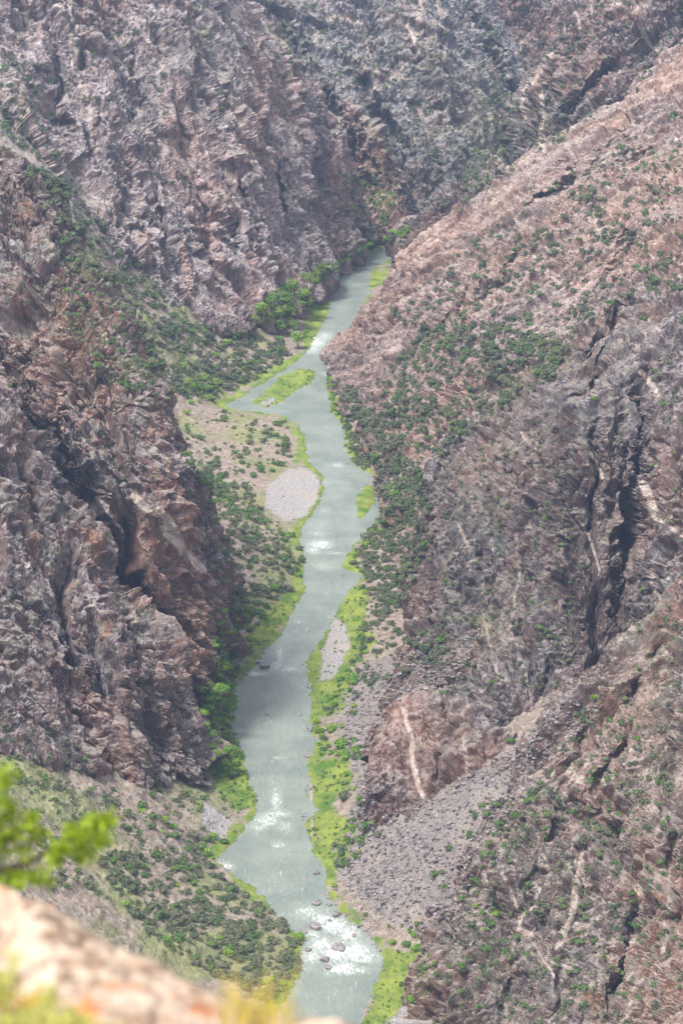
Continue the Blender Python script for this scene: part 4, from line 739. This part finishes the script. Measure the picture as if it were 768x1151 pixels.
# ------------------------------------------------------------------ stones
import itertools
ico_v = np.array([(0, 0, -1)]+[(.894*math.cos(i*1.2566), .894*math.sin(i*1.2566), -.447) for i in range(5)]+[(.894*math.cos(i*1.2566+.628), .894*math.sin(i*1.2566+.628), .447) for i in range(5)]+[(0, 0, 1)])
ico_f = np.array([(0, 2, 1), (0, 3, 2), (0, 4, 3), (0, 5, 4), (0, 1, 5), (1, 2, 6), (2, 3, 7), (3, 4, 8), (4, 5, 9), (5, 1, 10), (2, 7, 6), (3, 8, 7), (4, 9, 8), (5, 10, 9), (1, 6, 10), (6, 7, 11), (7, 8, 11), (8, 9, 11), (9, 10, 11), (10, 6, 11)])
def stone(g):
    v = np.clip(ico_v*1.15, -.78, .78)*(1+g.normal(size=(12, 1))*.12)*np.array([1, g.uniform(.55, 1), g.uniform(.4, .8)])
    a, b = g.uniform(0, 6.28), g.normal()*.35; ca, sa, cb, sb = math.cos(a), math.sin(a), math.cos(b), math.sin(b)
    return v @ np.array([[1, 0, 0], [0, cb, -sb], [0, sb, cb]]).T @ np.array([[ca, -sa, 0], [sa, ca, 0], [0, 0, 1]]).T
NS = NT('scree_stone'); P = NS.geo.outputs['Position']; t = NS.attr('tone', 'Fac')
c = NS.mix(t, (.072, .06, .058), (.25, .215, .20)); c = NS.mix(NS.math('MULTIPLY', NS.ramp(NS.noise(P, .8, 5, .7), .45, .7), .6), c, (.2, .17, .17)); NS.base(c, .95, .1); NS.bump(NS.noise(P, 2.5, 6, .7), .5, .3); M_STONE = NS.m
TZ = [(TALUS[1], 7000, .2, 1.3), ([(150,870),(255,890),(280,915),(250,960),(180,945)], 320, .2, .7), ([(400,800),(440,770),(500,725),(500,760),(440,800),(415,850)], 260, .25, .9), ([(250,735),(285,745),(262,775),(262,760)], 60, .3, .9), ([(385,985),(440,1040),(500,1060),(430,1045),(405,1045),(375,1000)], 260, .25, .9),
      ([(75,190),(110,250),(90,260),(60,200)], 130, .5, 1.4), ([(0,65),(50,100),(45,160),(0,180)], 160, .5, 1.3), ([(210,520),(330,560),(340,650),(250,690)], 260, .3, 1.2), ([(160,340),(330,400),(320,400),(200,470)], 160, .4, 1.4), ([(0,800),(160,880),(170,980),(0,900)], 260, .2, .8),
      ([(300,1050),(340,1055),(330,1095),(320,1090)], 40, .3, .8), ([(485,1080),(520,1040),(540,1000),(500,1010),(470,1050)], 100, .2, .7)]
g = np.random.default_rng(5); Vs, Fs, Ts, off = [], [], [], 0
for poly, n, r0, r1 in TZ:
    xs = [p[0] for p in poly]; ys = [p[1] for p in poly]; got = 0
    cu = rng.uniform(min(xs), max(xs), n*8); cv = rng.uniform(min(ys), max(ys), n*8); m = inside(cu, cv, poly)
    for u, v in zip(cu[m], cv[m]):
        if got >= n: break
        q = ground(u, v)
        if q is None or q[0][2] < .3: continue
        r = r0+(r1-r0)*random.random()**4; Vs.append(stone(g)*r+q[0]+np.array([0, 0, .1*r])); Fs.append(ico_f+off); Ts.append(np.full(12, random.random())); off += 12; got += 1
# stones of the shoreline
for L in (LEFT, RIGHT):
    for i in range(len(L)-1):
        (x0, y0), (x1, y1) = L[i], L[i+1]
        if y0 < 270 or y0 > 1150: continue
        for _ in range(int(math.hypot(x1-x0, y1-y0)/(2.0 if y0 > 990 or 720 < y0 < 790 else 6))):
            t_ = random.random(); p = at_z(x0+(x1-x0)*t_+random.gauss(0, 2), y0+(y1-y0)*t_+random.gauss(0, 1.2), 0.); r = random.uniform(.2, .75)
            Vs.append(stone(g)*r+p); Fs.append(ico_f+off); Ts.append(np.full(12, random.random()*.6)); off += 12
link('scree_stones', mesh_from('scree_stones', np.concatenate(Vs), np.concatenate(Fs), {'tone': np.concatenate(Ts)}, False), M_STONE, kind='stuff', label='grey broken stones of the scree and the river shore')
NK = NT('boulder_stone'); P = NK.n('ShaderNodeTexCoord').outputs['Object']
c = NK.mix(NK.ramp(NK.noise(P, 1.4, 6, .65), .35, .65), (.085, .07, .07), (.25, .215, .205)); NK.base(c, .6, .35); NK.bump(NK.noise(P, 2.2, 8, .7), .8, .25); M_BOULDER = NK.m
RB = [(352,819,8,'big square dark boulder at the right bank opposite the long calm pool'),(346,850,5,'dark boulder standing in the water just below the big square one'),(361,838,4,'small boulder tucked in the right bank inlet'),(298,750,7,'flat dark boulder splitting the water at the left bank rapids'),(290,744,5,'dark stone against the left bank beside the flat boulder'),(301,804,3,'low grey rock just breaking the surface of the calm pool'),(337,804,2.5,'tiny rock breaking the calm pool near the right bank'),
 (346,888,4,'dark rock at the water edge of the right green flat'),(341,917,4,'rock at the right end of the middle rapids'),(374,928,4,'dark rock at the mouth of the small inlet'),(356,982,4,'low dark rock in the pool above the lowest rapids'),(356,1016,6.5,'dark double boulder in midstream above the lowest rapids'),(379,1029,7,'pale flat boulder at the scree toe beside the rapids'),(354,1043,7.5,'wide dark boulder at the left start of the lowest rapids'),(380,1066,8.5,'largest boulder ringed by white water in the lowest rapids'),(366,1079,6,'boulder below left of the largest one in the white water'),(369,1088,5,'low boulder at the tail of the white water'),(346,1068,4,'small boulder near the left bank in the lowest rapids'),(341,1048,4.5,'boulder touching the left bank beside the rapids'),(336,1082,4,'boulder at the left shore below the lowest rapids'),(398,1052,4,'small boulder in the right side of the white water'),(370,1017,3.5,'small boulder close to the scree toe above the rapids'),(367,1005,3.5,'small stone at the right shore above the rapids'),
 (388,521,3.5,'small dark rock in the rapids above the little island'),(408,345,4,'dark rock at the right shore of the upper reach'),(414,322,4,'dark rocks edge block at the upper right spit'),(386,647,2.5,'tiny rock at the right shore below the narrow rapids'),(371,1035,3.5,'wet stone between the pale flat boulder and the rapids')]
for i, (u, v, rp, lab) in enumerate(RB):
    p = at_z(u, v, 0.); r = rp*np.linalg.norm(p-np.array([0, 0, H]))/FP
    bm_v, f = stone(np.random.default_rng(i+50))*r*1.1, ico_f
    # one round of midpoint subdivision with jitter makes the block uneven
    ed = {}; VV = [list(x) for x in bm_v]; FF = []; gg = np.random.default_rng(i)
    def mid(a, b):
        kx = (min(a, b), max(a, b))
        if kx not in ed: ed[kx] = len(VV); VV.append(list((np.array(VV[a])+np.array(VV[b]))/2*(1+.10*gg.normal())))
        return ed[kx]
    for a, b, c_ in f: ab, bc, ca_ = mid(a, b), mid(b, c_), mid(c_, a); FF += [(a, ab, ca_), (ab, b, bc), (ca_, bc, c_), (ab, bc, ca_)]
    o = link('river_boulder', mesh_from('river_boulder', np.array(VV), np.array(FF), smooth=False), M_BOULDER, label=lab, category='boulder'); o.location = p+np.array([0, 0, .12*r])
# ------------------------------------------------------------------ foreground: the lichened rim ledge, the shrub and the grass on it
def fground(u, v, Y): return at_y(u, v, Y)
rows = [[(-260,960,4.6),(-120,975,4.3),(0,997,4.1),(50,1010,4.0),(100,1043,3.9),(140,1068,3.8),(180,1090,3.75),(225,1115,3.7),(280,1146,3.6),(330,1150,3.5),(400,1147,3.4),(440,1200,3.3),(520,1290,3.1)],
        [(-260,1060,4.1),(-120,1070,3.9),(0,1080,3.75),(50,1090,3.65),(100,1110,3.55),(140,1130,3.45),(180,1150,3.4),(225,1170,3.35),(280,1190,3.3),(330,1200,3.2),(400,1210,3.1),(440,1260,3.0),(520,1350,2.9)],
        [(-260,1300,3.0),(-120,1300,2.9),(0,1300,2.8),(50,1300,2.8),(100,1300,2.75),(140,1300,2.7),(180,1300,2.7),(225,1310,2.7),(280,1320,2.7),(330,1330,2.7),(400,1340,2.6),(440,1380,2.6),(520,1440,2.5)]]
RG = [at_y([p[0] for p in r], [p[1] for p in r], [p[2] for p in r]) for r in [[(p[0], p[1]+17, p[2]) for p in q] for q in rows]]
back = [RG[0]+np.array([0, .12, -.06]), RG[0]+np.array([0, .35, -.9]), RG[0]+np.array([0, .6, -4.])]
near_ = [RG[2]+np.array([0, -1.4, .05]), RG[2]+np.array([0, -4.0, .1])]
GG = np.stack(back[::-1]+RG+near_); GG = cr_resample(GG, 420); GG = np.swapaxes(cr_resample(np.swapaxes(GG, 0, 1), 380), 0, 1)
NN = grid_normals(GG); NN *= np.where(NN[..., 2:] < 0, -1, 1); fl = GG.reshape(-1, 3).astype(F32)
a1, b1, c1 = facets(fl*7, 601, 1.5)
dd = (.020*fbm(fl*5, 4, 600)+.012*a1-.012*sm(-c1, -.12, 0)).reshape(GG.shape[:2])
NL = NT('lichened_rock'); P = NL.geo.outputs['Position']; P = NL.map(P, (1, 1, 1))
c = NL.mix(NL.ramp(NL.noise(P, 9, 6, .7), .35, .62), (.27, .18, .12), (.43, .34, .255)); c = NL.mix(NL.math('MULTIPLY', NL.ramp(NL.noise(P, 16, 5, .7), .50, .62), .85), c, (.10, .06, .04))
c = NL.mix(NL.ramp(NL.noise(P, 5.5, 5, .7), .57, .66), c, (.40, .13, .03)); c = NL.mix(NL.ramp(NL.noise(NL.map(P, (1.3, 1, 1)), 13, 5, .7), .60, .68), c, (.56, .49, .41)); NL.base(c, .9, .15); NL.bump(NL.noise(P, 30, 6, .7), .5, .01)
o = link('rim_rock', mesh_from('rim_rock', (GG+NN*dd[..., None]).reshape(-1, 3), grid_faces(*GG.shape[:2])[:, ::-1]), NL.m, label='pale pink ledge of rock with orange lichen in the blurred foreground', category='rock')
def blades(name, spots, n, length, width, mat, lean, parent=None, rs=1):
    g_ = np.random.default_rng(rs); V = []; Fc = []
    for _ in range(n):
        s = spots[g_.integers(len(spots))]; p = np.array(s, float)+g_.normal(size=3)*np.array([.02, .02, .004]); L_ = length*g_.uniform(.5, 1.1); d = np.array([g_.normal()*lean, g_.normal()*lean, 1.]); d /= np.linalg.norm(d)
        sx = np.array([1, g_.normal()*.4, 0.])*width*.5; bend = np.array([g_.normal(), g_.normal(), -.3])*L_*.22; o_ = len(V)
        for k, t_ in enumerate((0, .4, .75, 1.)): c_ = p+d*L_*t_+bend*t_*t_; w_ = (1-t_)**.6+.05; V += [c_-sx*w_, c_+sx*w_]
        Fc += [(o_+2*k, o_+2*k+1, o_+2*k+3, o_+2*k+2) for k in range(3)]
    return mesh_from(name, np.array(V), np.array(Fc), {'tone': np.repeat(g_.random(n), 8).astype(F32)})
M_DRY = leaf_material('dry_grass_blades', (.42, .32, .05), (.72, .58, .14), (.6, .5, .12))
M_FRESH = leaf_material('fresh_leaves', (.08, .16, .012), (.36, .47, .03), (.48, .50, .05))
M_OLIVE = leaf_material('olive_leaves', (.30, .30, .06), (.55, .55, .14), (.6, .5, .2))
sp = [tuple(at_y(u, v, 3.55)) for u, v in ((262,1150),(275,1152),(285,1156),(295,1158),(308,1158),(270,1150),(322,1160))]
link('grass_tuft', blades('grass_tuft', sp, 75, .11, .0032, M_DRY, .16, rs=4), M_DRY, label='tuft of yellow dry grass on the edge of the blurred foreground rock', category='grass')
def twig_mesh(name, segs):
    V = []; Fc = []
    for a, b, ra, rb in segs:
        a = np.array(a, float); b = np.array(b, float); d = b-a; d /= np.linalg.norm(d)+1e-9; x = np.cross(d, [.2, 1, .3]); x /= np.linalg.norm(x); y = np.cross(d, x); o_ = len(V)
        for c_, rr in ((a, ra), (b, rb)):
            for i in range(7): V.append(c_+rr*(math.cos(i*.8976)*x+math.sin(i*.8976)*y))
        for i in range(7): Fc.append((o_+i, o_+(i+1) % 7, o_+7+(i+1) % 7, o_+7+i))
    return mesh_from(name, np.array(V), np.array(Fc))
def leaves_at(name, centres, n, rad, size, mat, parent, rs):
    g_ = np.random.default_rng(rs); C = np.array([c[:3] for c in centres]); W_ = np.array([c[3] for c in centres]); k = g_.choice(len(C), n, p=W_**2/(W_**2).sum())
    d = g_.normal(size=(n, 3)); d /= np.linalg.norm(d, axis=1, keepdims=True); c = C[k]+d*W_[k][:, None]*rad*g_.random((n, 1))**.5
    a = g_.normal(size=(n, 3)); a /= np.linalg.norm(a, axis=1, keepdims=True); b = np.cross(a, g_.normal(size=(n, 3))); b /= np.linalg.norm(b, axis=1, keepdims=True)
    s = size*g_.uniform(.7, 1.3, (n, 1)); w_ = s*.5; nn = np.cross(a, b)*s*.15
    Q = np.stack([c-a*s*.5, c-a*s*.1+b*w_*.5+nn, c+a*s*.5, c-a*s*.1-b*w_*.5+nn], 1).reshape(-1, 3)
    return link(name, mesh_from(name, Q, np.arange(4*n).reshape(-1, 4), {'tone': np.repeat(g_.random(n), 4).astype(F32)}), mat, parent)
YB = 5.2
B_ = lambda u, v, y=0: tuple(at_y(u, v, YB+y))
e = bpy.data.objects.new('rim_shrub', None); COL.objects.link(e); e.location = B_(-150, 1080); e.empty_display_size = .1
e['label'] = 'out of focus leafy branch reaching in from the left above the pale ledge'; e['category'] = 'shrub'
off_ = np.array(e.location)
def rel(p): return tuple(np.array(p)-off_)
path = [(-150,1080),(-60,1000),(0,978),(35,968),(62,952),(90,930),(112,915)]; segs = []
for i in range(len(path)-1): segs.append((rel(B_(*path[i])), rel(B_(*path[i+1])), .012-.0016*i, .0105-.0016*i))
for a, b, ra in (((0,978),(10,930),.004),((10,930),(5,880),.003),((35,968),(30,915),.003),((-60,1000),(-20,900),.005),((62,952),(85,955),.002),((0,978),(40,985),.003),((-20,900),(0,862),.003)): segs.append((rel(B_(*a)), rel(B_(*b)), ra, ra*.6))
link('branch', twig_mesh('branch', segs), M_BARK, e)
cs = [(5,872,16),(-5,893,15),(12,912,14),(28,930,15),(12,945,17),(-8,930,20),(42,938,13),(35,918,9),(70,952,14),(88,940,15),(105,932,16),(120,922,13),(95,960,14),(115,945,11),(62,965,11),(40,985,14),(15,990,16),(-10,985,20),(55,993,9),(-30,960,30),(-40,900,25),(78,932,9),(28,960,9)]
ce = [rel(B_(u, v, random.uniform(-.05, .05)))+(w_*YB/FP*1.08,) for u, v, w_ in cs]
leaves_at('foliage', ce, 2500, 1.15, .019, M_FRESH, e, 8)
e2 = bpy.data.objects.new('ledge_plant', None); COL.objects.link(e2); b0 = at_y(20, 1215, 3.2); e2.location = b0; e2.empty_display_size = .1
e2['label'] = 'blurred yellow green low plant in the bottom left corner on the ledge'; e2['category'] = 'plant'
c2 = [tuple(at_y(u, v, 3.25+random.uniform(-.08, .08))-b0)+(w_*3.2/FP,) for u, v, w_ in ((-20,1130,45),(20,1150,40),(60,1160,38),(95,1165,30),(130,1175,28),(0,1110,26),(50,1125,22),(-40,1180,60),(80,1190,50),(30,1190,50),(160,1180,20),(15,1080,12))]
leaves_at('foliage', c2, 3200, 1.2, .013, M_OLIVE, e2, 12)
link('stem', twig_mesh('stem', [((0, 0, -.05), c[:3], .003, .001) for c in c2]), M_BARK, e2)
print('foreground', round(time.time()-T0, 1), flush=True)
# ------------------------------------------------------------------ light, air, camera
scn = bpy.context.scene
w = bpy.data.worlds.new('World'); scn.world = w; w.use_nodes = True; nt = w.node_tree; nt.nodes.clear()
SUN_EL, SUN_AZ = math.radians(64), math.radians(-128)    # azimuth from +Y towards +X
sky = nt.nodes.new('ShaderNodeTexSky'); sky.sky_type = 'NISHITA'; sky.sun_disc = False; sky.sun_elevation = SUN_EL; sky.sun_rotation = SUN_AZ; sky.altitude = 2400; sky.air_density = .7; sky.dust_density = 6
bg = nt.nodes.new('ShaderNodeBackground'); bg.inputs[1].default_value = .15; wo = nt.nodes.new('ShaderNodeOutputWorld')
cl = nt.nodes.new('ShaderNodeMix'); cl.data_type = 'RGBA'; cn = nt.nodes.new('ShaderNodeTexNoise'); cn.inputs['Scale'].default_value = 2.2; cn.inputs['Detail'].default_value = 6
mr = nt.nodes.new('ShaderNodeMapRange'); mr.inputs[1].default_value = .3; mr.inputs[2].default_value = .6; mr.inputs[3].default_value = .55; mr.inputs[4].default_value = .95
nt.links.new(cn.outputs[0], mr.inputs[0]); nt.links.new(mr.outputs[0], cl.inputs[0]); nt.links.new(sky.outputs[0], cl.inputs[6]); cl.inputs[7].default_value = (5.2, 5.4, 5.9, 1)   # broken high cloud
nt.links.new(cl.outputs[2], bg.inputs[0]); nt.links.new(bg.outputs[0], wo.inputs[0])
ld = bpy.data.lights.new('sun', 'SUN'); ld.energy = 3.8; ld.angle = math.radians(14); ld.color = (1, .97, .95)
lo = bpy.data.objects.new('sun', ld); COL.objects.link(lo)
from mathutils import Vector
sd = Vector((math.sin(SUN_AZ)*math.cos(SUN_EL), math.cos(SUN_AZ)*math.cos(SUN_EL), math.sin(SUN_EL)))
lo.rotation_euler = sd.to_track_quat('Z', 'Y').to_euler(); lo.location = (0, 900, 1500)
cam = bpy.data.cameras.new('camera'); co = bpy.data.objects.new('camera', cam); COL.objects.link(co)
co.location = (0, 0, H); co.rotation_euler = (math.radians(90)-PITCH, 0, 0)
cam.sensor_fit = 'VERTICAL'; cam.sensor_height = 36; cam.lens = 18/math.tan(math.radians(12)); cam.clip_start = .1; cam.clip_end = 9000
cam.dof.use_dof = True; cam.dof.focus_distance = 1350; cam.dof.aperture_fstop = 4.2
scn.camera = co
scn.view_settings.view_transform = 'Standard'; scn.view_settings.look = 'None'; scn.view_settings.gamma = 1; scn.view_settings.exposure = 1.02
scn.cycles.max_bounces = 5; scn.cycles.diffuse_bounces = 3; scn.cycles.volume_bounces = 0; scn.cycles.use_denoising = True
HAZE = .00004
if HAZE:
    hv = np.array([(x, y, z) for x in (-900, 900) for y in (-60, 3200) for z in (-40, 760)], float)
    hf = [(0, 1, 3, 2), (4, 6, 7, 5), (0, 4, 5, 1), (2, 3, 7, 6), (0, 2, 6, 4), (1, 5, 7, 3)]
    hm = bpy.data.materials.new('haze'); hm.use_nodes = True; t = hm.node_tree; t.nodes.clear()
    pv = t.nodes.new('ShaderNodeVolumePrincipled'); pv.inputs['Color'].default_value = (.5, .68, 1, 1); pv.inputs['Density'].default_value = HAZE; pv.inputs['Anisotropy'].default_value = .2
    oo = t.nodes.new('ShaderNodeOutputMaterial'); t.links.new(pv.outputs[0], oo.inputs['Volume'])
    link('haze', mesh_from('haze', hv, np.array(hf), smooth=False), hm, kind='stuff', label='thin blue haze filling the canyon air')
print('done', round(time.time()-T0, 1), flush=True)
